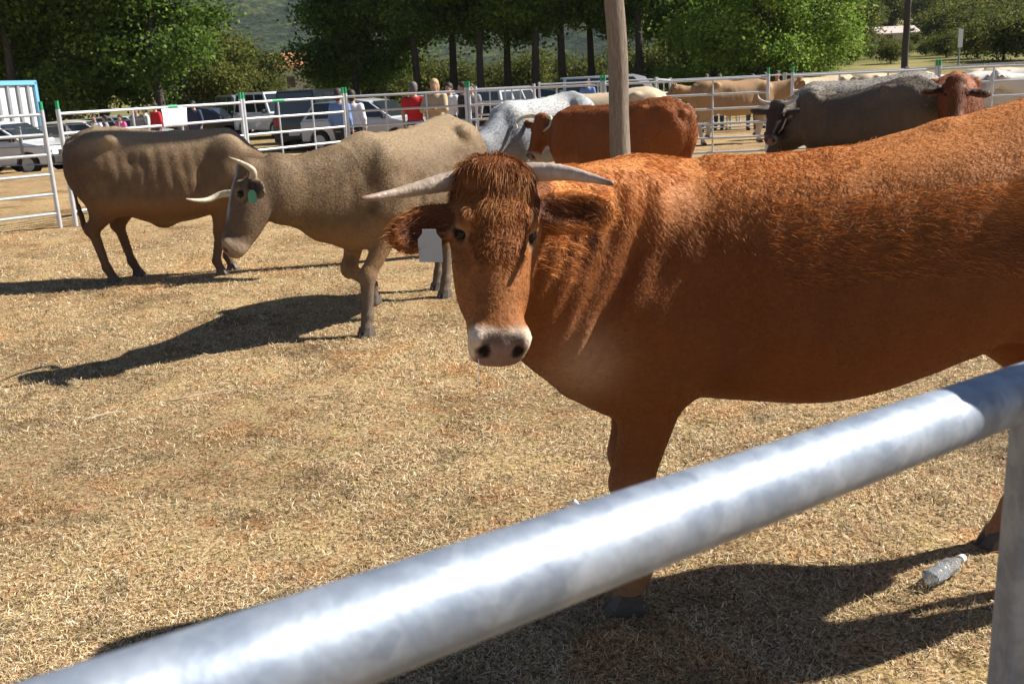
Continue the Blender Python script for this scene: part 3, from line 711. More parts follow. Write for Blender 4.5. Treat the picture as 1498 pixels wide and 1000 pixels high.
# --- grey white cow
gry = painter((.25, .26, .28), dark=(.13, .14, .16), muzzle=(.3, .28, .26), belly=(.3, .3, .3), spine=(.55, .55, .53), legc=(.45, .45, .45), var=.2, seed=31, earc=(.1, .09, .09))
cowE, IE = cow('cow', 'pale grey cow with a dark patch on its hip, left of the brown cow', (.12, 12.7), R(222),
    (-.38, 12.05, 1.02), (-.50, 11.9, .60), (-.8, -.3, .4), scale=1.0, h=.022, paint=lambda I: mixc(gry(I), (.10, .11, .13), np.exp(-((I['v'][:, 0]+.98)**2+(I['v'][:, 2]-1.42)**2)/.022)*.9),
    horns=[dict(rel=[(-.01, .06, 0), (-.03, .14, .0), (-.07, .2, .03), (-.15, .2, .06)], r=.026)]*2, hair=14000, hair_len=.02, hair_w=.005, sx=.85)
# --- the two dark oxen on the right
dkp = painter((.13, .095, .062), dark=(.035, .026, .019), muzzle=(.3, .26, .22), belly=(.05, .04, .03), spine=(.15, .12, .09), legc=(.10, .08, .06), var=.2, seed=37, earc=(.07, .05, .04))
cowF, IF = cow('cow', 'dark cow with the high rump, right of the two dark cows', (3.98, 12.5), R(120),
    (3.7, 13.4, .85), (3.5, 13.4, .45), (-.7, -.4, .4), trunk=[(a_, b_-.12*float(ss(-1.1, .1, a_)), c_, d_) for a_, b_, c_, d_ in TRUNK], neck_k=(.8, .9), scale=1.01, h=.022, paint=dkp, hair=16000, hair_len=.02, hair_w=.0045,
    horns=[dict(rel=[(-.01, .06, 0), (-.03, .16, .0), (-.08, .22, .05)], r=.028)]*2)
dkp2 = painter((.11, .088, .065), dark=(.08, .062, .048), muzzle=(.3, .26, .22), spine=(.32, .29, .25), face=(.06, .04, .03), legc=(.10, .08, .06), var=.2, seed=39, earc=(.07, .05, .04))
cowG, IG = cow('cow', 'grey cow with a dark horned face, left of the two dark cows', (4.2, 13.6), R(176),
    (3.62, 13.3, 1.22), (3.48, 13.1, .80), (-.45, -.75, .3), scale=1.03, h=.022, paint=dkp2, hair=12000, hair_len=.02, hair_w=.005,
    horns=[dict(rel=[(-.01, .06, 0), (-.01, .15, .03), (-.04, .23, .06), (-.10, .26, .08)], r=.025, c1=(.6, .55, .45))]*2)
# --- dark red cow whose head looks over the big cow's back
drp = painter((.17, .052, .018), dark=(.07, .022, .010), muzzle=(.28, .2, .15), var=.25, seed=44, earc=(.03, .012, .008), crown=None, spine=(.28, .09, .03))
cowH, IH = cow('cow', 'dark red cow, only its eared head showing above the big cow', (5.15, 11.6), R(245),
    (4.72, 10.55, 1.47), (4.62, 10.28, 1.08), (-.25, -.95, .25), scale=1.02, h=.02, paint=drp, horns=None, hair=12000, hair_len=.03, hair_w=.005, head_scale=1.0,
    ears=[(.24, .03, .0), (.24, .03, .0)])

# --- cream cows in the pens beyond the fence (built once per kind, then copied)
crm = painter((.55, .44, .30), dark=(.42, .30, .18), muzzle=(.5, .42, .35), face=(.50, .38, .26), belly=(.5, .36, .22), legc=(.6, .52, .42), var=.15, seed=51, earc=(.25, .16, .12))
tnp = painter((.36, .22, .11), dark=(.24, .13, .06), muzzle=(.5, .42, .35), face=(.28, .16, .08), belly=(.42, .28, .15), legc=(.6, .5, .4), var=.25, seed=53, earc=(.2, .12, .08))
wht = painter((.66, .62, .56), dark=(.55, .48, .4), muzzle=(.5, .42, .38), legc=(.66, .6, .55), var=.12, seed=54, earc=(.4, .3, .26))
hr_ = [dict(rel=[(-.01, .06, 0), (-.03, .15, .0), (-.07, .22, .05), (-.14, .22, .09)], r=.026)]*2
def far_cow(label, x, y, deg, paint, group, low=False, scale=1., horn=True):
    z = float(ground_z(x, y)); h = R(deg); f_ = np.array([math.cos(h), math.sin(h), 0])
    P0 = np.array([x, y, z])+f_*(.95 if not low else 1.05)*scale+np.array([0, 0, (1.42 if not low else .75)*scale])
    P1 = P0+f_*.25+np.array([0, 0, -.4]); 
    return cow('cow', label, (x, y, z), h, P0, P1, f_+np.array([0, 0, .45]), scale=scale, h=.035, paint=paint, group=group, horns=hr_ if horn else None, eyes=True, smooth=1)[0]
GRP = 'cows in the pens beyond the fence'
f1 = far_cow('tan cow standing sideways behind the far fence, right of the brown rump', 6.1, 24.0, 4, tnp, GRP)
f2 = far_cow('cream cow behind the far fence with its head lowered towards the dark cow', 7.5, 25.5, 200, crm, GRP, low=True)
f3 = far_cow('small white calf beyond the far fence among the cream cows', 7.4, 33, 150, wht, GRP, scale=.7, horn=False)
def clone(src, x, y, deg, label, s=1.):
    c = copy_tree(src); c.location = (x, y, float(ground_z(x, y))); c.rotation_euler = (0, 0, R(deg)); c.scale = (s,)*3; c['label'] = label; return c
clone(f2, 1.15, 17.0, 178, 'cream cow standing between the grey cow and the wooden pole', .98)
clone(f1, 5.6, 27.5, 185, 'tan cow in the second row behind the far fence, facing left')
clone(f3, 6.7, 34.5, 100, 'white calf behind the first white calf', 1.)
clone(f3, 8.4, 36, 210, 'white calf at the back of the far pen, right of the other calves', 1.1)
clone(f2, 9.9, 24.5, 12, 'cream cow on the right beyond the far fence, facing right')
clone(f3, 9.5, 20.4, 170, 'white cow behind the ear of the dark red cow', 1.42)
clone(f2, 11.2, 20.6, 5, 'cream cow near the right edge of the picture')
clone(f1, 11.5, 22, 170, 'tan cow far right beyond the cream cows')
clone(f2, 13.0, 25.5, 10, 'cream cow far right in the last row')
clone(f3, 10.6, 20.0, 185, 'white cow at the right edge behind the rails', 1.4)

# a straw hanging from the mouth of the front cow
tag(MB().tube([at(700, 523, 2.31), at(701, 545, 2.30), at(699, 566, 2.30)], [.0012, .0011, .0006], 5).build('grass_stalk', M['straw']), 'thin grass stalk hanging from the mouth of the red brown cow', 'grass stalk')
bpy.data.objects['grass_stalk'].data.color_attributes.new('Col', 'FLOAT_COLOR', 'POINT')
#PART3
# ============================================================ FENCES
M['wood'] = mat('weathered_wood', (.23, .185, .145), rough=.9, spec=.15, noise_scale=14, noise_amt=.45, bump=.9, bump_scale=22, stretch=(6, 6, .6))
def cattle_panel(label, a, b, group, hgt=1.52, n_rail=6, rail_r=.021, mids=(.36, .70), pin=True, m='galv', x0=0., low=.20):
    ax, ay = a; bx, by = b; L = math.hypot(bx-ax, by-ay); az = float(ground_z(ax, ay)); bz = float(ground_z(bx, by))
    root = thing('cattle_panel', label, 'fence panel', (ax, ay, az), math.atan2(by-ay, bx-ax), group); sl = (bz-az)/L
    Z = lambda x, z: z+sl*x
    for i in range(n_rail):
        z = low+(hgt-low)*i/(n_rail-1); MB().tube([(.05, 0, Z(.05, z)), (L-.05, 0, Z(L-.05, z))], rail_r, 10).build('rail', M[m], root, smooth=True)
    for x in (.03, L-.03):
        mb = MB(); mb.tube([(x, 0, Z(x, .0)), (x, 0, Z(x, hgt+.06))], .031, 10); mb.build('post', M[m], root, smooth=True)
        if pin:
            MB().tube([(x+(.0 if x < 1 else 0), 0, Z(x, hgt+.05)), (x, 0, Z(x, hgt+.17))], .026, 8).build('pin', M['green_paint'], root)
    for q in mids:
        MB().tube([(L*q, .0, Z(L*q, low)), (L*q, 0, Z(L*q, hgt))], .016, 8).build('upright', M[m], root, smooth=True)
    return root
PG = 'galvanised cattle panels round the pens'
V = [(-11.9, 8.4), (-8.9, 11.1), (-6.12, 13.7)]
cattle_panel('panel leaving the picture at the left edge, nearest to the camera', V[0], V[1], PG)
cattle_panel('panel left of the twin green pinned posts beside the left cow', V[1], V[2], PG)
V = [(-5.98, 13.75), (-4.28, 16.9), (-2.86, 18.7), (-.62, 19.15), (1.9, 18.9), (4.95, 18.75), (5.35, 18.8), (8.1, 18.9), (11.0, 18.4), (13.9, 17.2)]
labs = ['panel behind the left cow with a white sheet hanging from its top rail', 'panel in front of the parked black vehicle, left of the man in blue',
        'panel behind the red shirted man, above the back of the walking tan cow', 'panel between the grey cow and the white four wheel drive vehicle', 'panel crossing behind the wooden pole and the brown rump',
        None, 'panel behind the two dark cows on the right', 'panel behind the dark red cow head', 'last panel at the right edge of the picture']
for i, l in enumerate(labs):
    if l: cattle_panel(l, V[i], V[i+1], PG, mids=(.36, .62) if i == 0 else (.33, .66))
# further pens
V2 = [(-26, 24), (-19.5, 26.5), (-13.5, 28.5), (-8.5, 24.5)]
for i in range(3): cattle_panel(['low thin far panel in front of the white livestock truck', 'low thin far panel in front of the white car at the left edge', 'low thin far panel between the left posts and the crowd'][i], V2[i], V2[i+1], PG, pin=False, hgt=1.2, rail_r=.014, m='galv_dull', mids=(.2, .4, .6, .8), n_rail=5)
V3 = [(1.0, 27), (4.2, 27.4), (4.9, 29.5), (8.3, 29.8), (11.8, 29.6), (14.5, 27)]
l3 = ['far bright panel behind the brown cow near the wooden pole', 'short far panel where the second pen steps back', 'far bright panel behind the tan cow in the second pen', 'far bright panel above the two dark cows', 'far bright panel behind the cream cows on the right']
for i in range(5): cattle_panel(l3[i], V3[i], V3[i+1], PG, pin=False, n_rail=5, hgt=1.6, mids=(.5,), m='galv')
cattle_panel('far panel left of the four wheel drive vehicle with short close uprights', (-.55, 21.6), (.75, 21.8), PG, pin=False, mids=(.25, .5, .75))

# the near panel the photographer stands behind
pa = CAM+(_f*F_PX+_r*(550-749)-_u*(910-500))/F_PX*.456
pb = CAM+(_f*F_PX+_r*(1300-749)-_u*(641-500))/F_PX*.729
dd = pb-pa; dd /= np.linalg.norm(dd[:2]); SLP = float(dd[2])
ang = math.atan2(dd[1], dd[0])
xb = pa+dd*.715; q0 = xb-dd*2.6; RZ = float(xb[2])
print('rail', pa, pb, 'post', xb, SLP)
gm_ = bpy.data.materials.new('galvanised_near'); gm_.use_nodes = True; N_, L_ = gm_.node_tree.nodes, gm_.node_tree.links; b = N_['Principled BSDF']; tc = N_.new('ShaderNodeTexCoord')
vo = N_.new('ShaderNodeTexVoronoi'); vo.inputs['Scale'].default_value = 62; L_.new(tc.outputs['Object'], vo.inputs['Vector'])
nn_ = tex(26, 4, .6); 
cr = ramp(vo.outputs['Color'], [(.1, (.26, .30, .36)), (.9, (.34, .38, .44))]); cr2 = ramp(nn_, [(.38, (.72, .75, .80)), (.62, (1.12, 1.12, 1.12))]); L_.new(mixn(1.0, cr, cr2, 'MULTIPLY'), b.inputs['Base Color'])
b.inputs['Metallic'].default_value = .5; b.inputs['Roughness'].default_value = .54
bn = N_.new('ShaderNodeBump'); bn.inputs['Strength'].default_value = .35; bn.inputs['Distance'].default_value = .002; L_.new(tex(70, 3, .5), bn.inputs['Height']); L_.new(bn.outputs[0], b.inputs['Normal'])
M['galv_near'] = gm_
np_ = thing('cattle_panel', 'galvanised panel right in front of the camera, its thick top rail crossing the picture', 'fence panel', (float(q0[0]), float(q0[1]), 0), ang, PG)
Lr = float(np.linalg.norm((xb-q0)[:2]))
for i in range(5):
    z = RZ-.34*i; MB().tube([(0, 0, z-SLP*Lr), (Lr-.02, 0, z)], .0245 if i == 0 else .021, 40 if i == 0 else 16).build('rail', gm_, np_, smooth=True)
MB().box((Lr, 0, (RZ-.027)/2), (.05, .05, RZ-.027), rz=-ang-.12).build('post', gm_, np_, bevel=.004)
MB().tube([(0, 0, 0), (0, 0, RZ-SLP*Lr+.03)], .025, 16).build('post', gm_, np_, smooth=True)
n2 = thing('cattle_panel', 'next galvanised panel joined to the near one at the right edge', 'fence panel', tuple(float(c) for c in (xb+dd*.035-np.array([-dd[1], dd[0], 0])*.085)*np.array([1, 1, 0])), ang+.02, PG)
for i in range(5):
    z = RZ+.002-.34*i; MB().tube([(0, 0, z), (2.3, 0, z)], .0252 if i == 0 else .021, 24).build('rail', gm_, n2, smooth=True)
MB().box((0.0, 0, (RZ+.225)/2), (.06, .06, RZ+.225)).build('post', gm_, n2, bevel=.004)
MB().tube([(2.3, 0, 0), (2.3, 0, RZ+.03)], .025, 16).build('post', gm_, n2, smooth=True)

# wooden pole
def wavy_pole(name, label, cat, x, y, h, r0, r1, m, lean=(0, 0), wob=.02, seed=0, n=26, seg=18):
    z0 = float(ground_z(x, y)); zs = np.linspace(-.1, h, n); v = []
    for i, z in enumerate(zs):
        cx = lean[0]*z+wob*math.sin(z*1.7+seed)+wob*.5*math.sin(z*4.1+seed); cy = lean[1]*z+wob*math.cos(z*1.3+seed); r = r0+(r1-r0)*z/h
        for k in range(seg):
            t = 2*math.pi*k/seg; rr = r*(1+.06*math.sin(3*t+z*.9+seed)+.04*math.sin(7*t+z*2.3)+.03*math.sin(11*t-z*5)); v.append((cx+rr*math.cos(t), cy+rr*math.sin(t), z))
    f = [(i*seg+k, i*seg+(k+1) % seg, (i+1)*seg+(k+1) % seg, (i+1)*seg+k) for i in range(n-1) for k in range(seg)]+[tuple((n-1)*seg+k for k in range(seg))]
    return tag(obj(name, newmesh(name, v, f, m, smooth=True), loc=(x, y, z0)), label, cat)
wavy_pole('wooden_pole', 'thick weathered wooden pole standing in the pen behind the brown cow', 'pole', 1.20, 10.45, 8.5, .103, .090, M['wood'], lean=(-.003, 0), n=50)
M['dark_wood'] = mat('dark_wood', (.045, .038, .032), rough=.9, noise_scale=8, noise_amt=.3, stretch=(4, 4, .5))
wavy_pole('utility_pole', 'thin dark utility pole rising beyond the dark cows', 'pole', 16.6, 42., 9.5, .14, .10, M['dark_wood'], wob=.01, lean=(.004, 0), seed=2)
M['paper'] = mat('white_sheet', (.80, .80, .84), rough=.7)
# sheet hanging from the top rail of the panel behind the left cow
sa, sb = Vector((-5.98, 13.75, 0)), Vector((-4.28, 16.9, 0)); u_ = (sb-sa).normalized(); pr_ = min((abs(749+F_PX*((np.array((*(sa+u_*k_*.02)[:2], 1.4))-CAM)@_r)/((np.array((*(sa+u_*k_*.02)[:2], 1.4))-CAM)@_f)-253), k_*.02) for k_ in range(180)); t_ = pr_[1]; nrm_ = Vector((u_.y, -u_.x, 0))
vv = []; ff = []
for layer in (0, 1):
    for i in range(9):
        for j in range(6):
            q = sa+u_*(t_-.25+.50*i/8)+nrm_*(.03+.012*math.sin(i*1.1+j*.5)+layer*.002); vv.append((q.x, q.y, 1.50-.27*j/5))
for i in range(8):
    for j in range(5):
        a_ = i*6+j; ff += [(a_, a_+1, a_+7, a_+6), (54+a_+6, 54+a_+7, 54+a_+1, 54+a_)]
for i in range(8): ff += [(i*6, (i+1)*6, 54+(i+1)*6, 54+i*6), (i*6+5, 54+i*6+5, 54+(i+1)*6+5, (i+1)*6+5)]
sh_ = obj('paper_sheet', newmesh('paper_sheet', vv, ff, M['paper'], smooth=True)); tag(sh_, 'white sheet tied below the top rail of the panel behind the left cow', 'sheet')
q = sa+u_*t_; MB().tube([(q.x-u_.x*.09, q.y-u_.y*.09, 1.525), (q.x+u_.x*.09, q.y+u_.y*.09, 1.525)], .027, 10).build('tape', M['green_paint'], sh_)
q = sb+(Vector((-2.86, 18.7, 0))-sb)*.33; tag(MB().tube([(q.x-.08, q.y-.1, 1.52), (q.x+.08, q.y+.1, 1.52)], .026, 10).build('green_tape', M['green_paint']), 'green tape wrapped on the top rail above the black vehicle', 'tape')

# ============================================================ VEHICLES
M['tyre'] = mat('tyre', (.018, .018, .018), rough=.85); M['rim'] = mat('rim', (.35, .35, .36), rough=.4, metal=.6)
M['glass_dark'] = mat('window_glass', (.02, .025, .03), rough=.06, spec=.8); M['trim'] = mat('black_trim', (.025, .025, .027), rough=.5)
M['lamp'] = mat('lamp_glass', (.7, .7, .7), rough=.15); M['lamp_red'] = mat('tail_lamp', (.35, .015, .012), rough=.2); M['plate'] = mat('plate', (.65, .65, .62), rough=.5)
for n_, c_ in dict(white=(.72, .73, .74), silver=(.45, .47, .49), black=(.012, .013, .015), navy=(.02, .03, .055), grey=(.25, .26, .27), sky=(.16, .42, .66), cream=(.6, .58, .5)).items():
    M['paint_'+n_] = mat('paint_'+n_, c_ if n_ != 'white' else (.60, .61, .62), rough=.28, spec=.5, coat=.5, noise_scale=3, noise_amt=.05)
def vehicle(name, label, cat, px, py_y, deg, paint, L=4.2, W=1.75, body=None, cabin=None, wheels=(-1.3, 1.3), wr=.32, spare=False, group='vehicles parked beyond the pens', extra=None):
    """x forward, origin at the middle of the vehicle on the ground. body / cabin: side outlines (x, z)"""
    P_ = at(px, 150, py_y); x, y = float(P_[0]), float(P_[1])
    root = thing(name, label, cat, (x, y, float(ground_z(x, y))), R(deg), group)
    poly = []
    bot = .30
    front, back = max(p[0] for p in body), min(p[0] for p in body)
    poly = list(body)                                            # top line from back to front
    lowl = [(front-.02, bot)]
    for wx in sorted(wheels, reverse=True):
        for k in range(9): t = math.pi*k/8; lowl.append((wx+(wr+.06)*math.cos(t), max(bot, wr+(wr+.06)*math.sin(t)*.98)))
    lowl.append((back+.02, bot)); poly += lowl
    MB().prism(poly, -W/2, W/2).build('body', M['paint_'+paint], root, bevel=.035, smooth=True)
    # greenhouse, leaning inwards
    n = len(cabin); zt = max(z for _, z in cabin); zb = min(z for _, z in cabin)
    def wy(z): return W/2-.03-.16*(z-zb)/(zt-zb)
    vv = [(x_, -wy(z_), z_) for x_, z_ in cabin]+[(x_, wy(z_), z_) for x_, z_ in cabin]
    ff = [(i, (i+1) % n, n+(i+1) % n, n+i) for i in range(n)]+[tuple(range(n))[::-1], tuple(range(n, 2*n))]
    MB().add(vv, ff).build('cabin', M['paint_'+paint], root, bevel=.03, smooth=True)
    cx = sum(p[0] for p in cabin)/n; 
    xs0 = sorted(p[0] for p in cabin if p[1] < zb+.1); xt = sorted(p[0] for p in cabin if p[1] > zt-.12)
    b0, b1, t0, t1 = xs0[0], xs0[-1], xt[0], xt[-1]; za, zc = zb+.06, zt-.09
    def lx(e, z): u = (z-zb)/(zt-zb); return (b0+(t0-b0)*u) if e == 0 else (b1+(t1-b1)*u)
    nwin = 3 if (b1-b0) > 2.6 else 2
    for s_ in (-1, 1):
        for k in range(nwin):
            u0, u1 = (k+.06)/nwin, (k+.94)/nwin; q = []
            for z_, uu in ((za, u0), (za, u1), (zc, u1), (zc, u0)):
                xx = lx(0, z_)+.07+(lx(1, z_)-lx(0, z_)-.14)*uu; q.append((xx, s_*(wy(z_)+.006), z_))
            q2 = [(a_, b_-s_*.02, c_) for a_, b_, c_ in q]
            MB().add(q+q2, [(0, 1, 2, 3), (7, 6, 5, 4), (0, 4, 5, 1), (1, 5, 6, 2), (2, 6, 7, 3), (3, 7, 4, 0)]).build('side_window', M['glass_dark'], root)
    for e, nm in ((1, 'windscreen'), (0, 'rear_window')):
        q = []; sg = 1 if e else -1
        for z_, s_ in ((za, -1), (za, 1), (zc, 1), (zc, -1)): q.append((lx(e, z_)+sg*.010, s_*(wy(z_)-.07), z_+.012))
        q2 = [(a_-sg*.02, b_, c_-.01) for a_, b_, c_ in q]
        MB().add(q+q2, [(0, 1, 2, 3), (7, 6, 5, 4), (0, 4, 5, 1), (1, 5, 6, 2), (2, 6, 7, 3), (3, 7, 4, 0)]).build(nm, M['glass_dark'], root)
    for wx in wheels:
        for s_ in (-1, 1):
            wl = MB().tube([(wx, s_*(W/2-.20), wr), (wx, s_*(W/2+.005), wr)], wr, 24).build('wheel', M['tyre'], root, bevel=.02, smooth=True)
            MB().tube([(wx, s_*(W/2-.02), wr), (wx, s_*(W/2+.018), wr)], wr*.62, 16).build('rim', M['rim'], wl)
    bz = max(z for x_, z in body if x_ > front-.35)
    for s_ in (-1, 1):
        MB().box((front+.0, s_*(W/2-.24), bz-.16), (.06, .30, .15)).build('headlight', M['lamp'], root, bevel=.02)
        MB().box((back-.0, s_*(W/2-.14), bz-.02), (.05, .16, .26)).build('tail_light', M['lamp_red'], root, bevel=.02)
        MB().box((b1-.25, s_*(W/2+.07), zb+.1), (.10, .17, .14)).build('mirror', M['trim'], root, bevel=.03)
    MB().box((front+.03, 0, .42), (.14, W-.08, .22)).build('front_bumper', M['trim'], root, bevel=.04)
    MB().box((back-.03, 0, .45), (.12, W-.08, .20)).build('rear_bumper', M['trim'], root, bevel=.04)
    MB().box((front+.015, 0, bz-.18), (.05, W-.80, .14)).build('grille', M['trim'], root, bevel=.01)
    MB().box((front+.105, 0, .43), (.02, .5, .11)).build('number_plate', M['plate'], root); MB().box((back-.10, 0, .55), (.02, .5, .11)).build('number_plate', M['plate'], root)
    if spare: MB().tube([(back-.20, 0, .95), (back-.0, 0, .95)], .36, 24).build('spare_wheel', M['tyre'], root, bevel=.03, smooth=True)
    if extra: extra(root)
    return root
box4 = dict(body=[(-2.1, .95), (1.0, 1.0), (2.05, .96), (2.12, .7)], cabin=[(-2.08, .98), (-2.0, 1.82), (.35, 1.84), (1.0, 1.0)], L=4.2)
hatch = dict(body=[(-1.95, .9), (1.15, .93), (1.9, .78), (2.0, .6)], cabin=[(-1.93, .9), (-1.55, 1.42), (-.2, 1.50), (.35, 1.42), (1.2, .92)], wr=.30)
van = dict(body=[(-2.3, 1.05), (1.5, 1.02), (2.2, .92), (2.3, .62)], cabin=[(-2.28, 1.0), (-2.22, 1.85), (.5, 1.87), (.95, 1.75), (1.5, 1.0)], wheels=(-1.45, 1.5))
vehicle('parked_car', 'white car at the left edge in front of the livestock truck', 'car', -8, 29.5, -8, 'white', **hatch)
vehicle('four_wheel_drive', 'white and grey boxy vehicle left of the black one, facing right', 'car', 402, 43, -48, 'white', W=1.8, **box4)
vehicle('parked_van', 'grey panel van close behind the white boxy vehicle', 'van', 358, 48, -60, 'grey', W=1.85, **van)
vehicle('parked_van', 'black van seen from behind, left of the man in blue', 'van', 462, 34, 84, 'black', W=1.55, **van)
vehicle('parked_car', 'silver hatchback right of the man in blue, facing right', 'car', 540, 31, -22, 'silver', **hatch)
vehicle('four_wheel_drive', 'pale four wheel drive seen from behind with a spare wheel, above the grey cow', 'car', 740, 31, 66, 'silver', spare=True, W=1.75, body=[(-2.1, .85), (1.0, .9), (2.05, .86), (2.12, .6)], cabin=[(-2.08, .88), (-2.0, 1.60), (.35, 1.62), (1.0, .9)])
vehicle('parked_car', 'dark blue car right of the pale four wheel drive', 'car', 800, 38, -10, 'navy', **hatch)
vehicle('parked_car', 'dark car behind the crowd on the left', 'car', 300, 46, -5, 'black', **hatch)
vehicle('parked_car', 'white car behind the people between the red shirt and the four wheel drive', 'car', 668, 41, 5, 'white', **hatch)
vehicle('parked_van', 'long white roofed van behind the wooden pole', 'van', 905, 40, 2, 'white', **van)
vehicle('parked_car', 'white car whose rear shows right of the black van, behind the man in blue', 'car', 488, 37, -10, 'white', **hatch)
vehicle('parked_car', 'cream car half hidden beside the twin green pinned posts', 'car', 108, 36, 8, 'cream', **hatch)
vehicle('parked_car', 'silver car parked in the shade behind the left cow', 'car', 175, 44, 4, 'silver', **hatch)
# livestock truck
P_ = at(-135, 150, 33); tr = thing('livestock_truck', 'white livestock truck with blue edging at the left edge of the picture', 'truck', (float(P_[0]), float(P_[1]), float(ground_z(P_[0], P_[1]))), R(170), 'vehicles parked beyond the pens')
MB().box((-1.3, 0, 1.75), (4.9, 2.3, 2.15)).build('cargo_box', M['paint_white'], tr, bevel=.03)
for c_, d_ in (((-1.3, -1.16, 2.82), (5.0, .10, .14)), ((-1.3, 1.16, 2.82), (5.0, .10, .14)), ((1.18, -1.14, 1.75), (.12, .14, 2.2)), ((-3.78, -1.14, 1.75), (.12, .14, 2.2)), ((-3.78, 1.14, 1.75), (.12, .14, 2.2)), ((1.19, 0, 2.82), (.10, 2.4, .14))):
    MB().box(c_, d_).build('edging', M['paint_sky'], tr, bevel=.01)
for i in range(9):
    for s_ in (-1, 1): MB().box((-3.5+.55*i, s_*1.17, 1.72), (.09, .05, 1.95)).build('stake', M['galv_dull'], tr)
for q_ in (-.75, -.25, .25, .75): MB().box((-3.79, q_, 1.72), (.06, .12, 2.0)).build('stake', M['galv_dull'], tr)
MB().box((-3.79, 0, 2.82), (.10, 2.4, .14)).build('edging', M['paint_sky'], tr, bevel=.01)
MB().prism([(1.35, .55), (1.35, 2.35), (2.5, 2.35), (3.0, 1.5), (3.1, .55)], -1.05, 1.05).build('cab', M['paint_white'], tr, bevel=.05, smooth=True)
MB().box((1.95, -1.06, 1.8), (.8, .03, .6)).build('side_window', M['glass_dark'], tr); MB().box((2.83, 0, 1.85), (.03, 1.7, .6)).build('windscreen', M['glass_dark'], tr)
MB().box((-.6, 0, .60), (6.6, .9, .18)).build('chassis', M['trim'], tr)
for wx in (-3.0, -2.0, 2.2):
    for s_ in (-1, 1):
        wl = MB().tube([(wx, s_*.80, .42), (wx, s_*1.08, .42)], .42, 24).build('wheel', M['tyre'], tr, bevel=.02, smooth=True); MB().tube([(wx, s_*1.05, .42), (wx, s_*1.10, .42)], .24, 14).build('rim', M['rim'], wl)

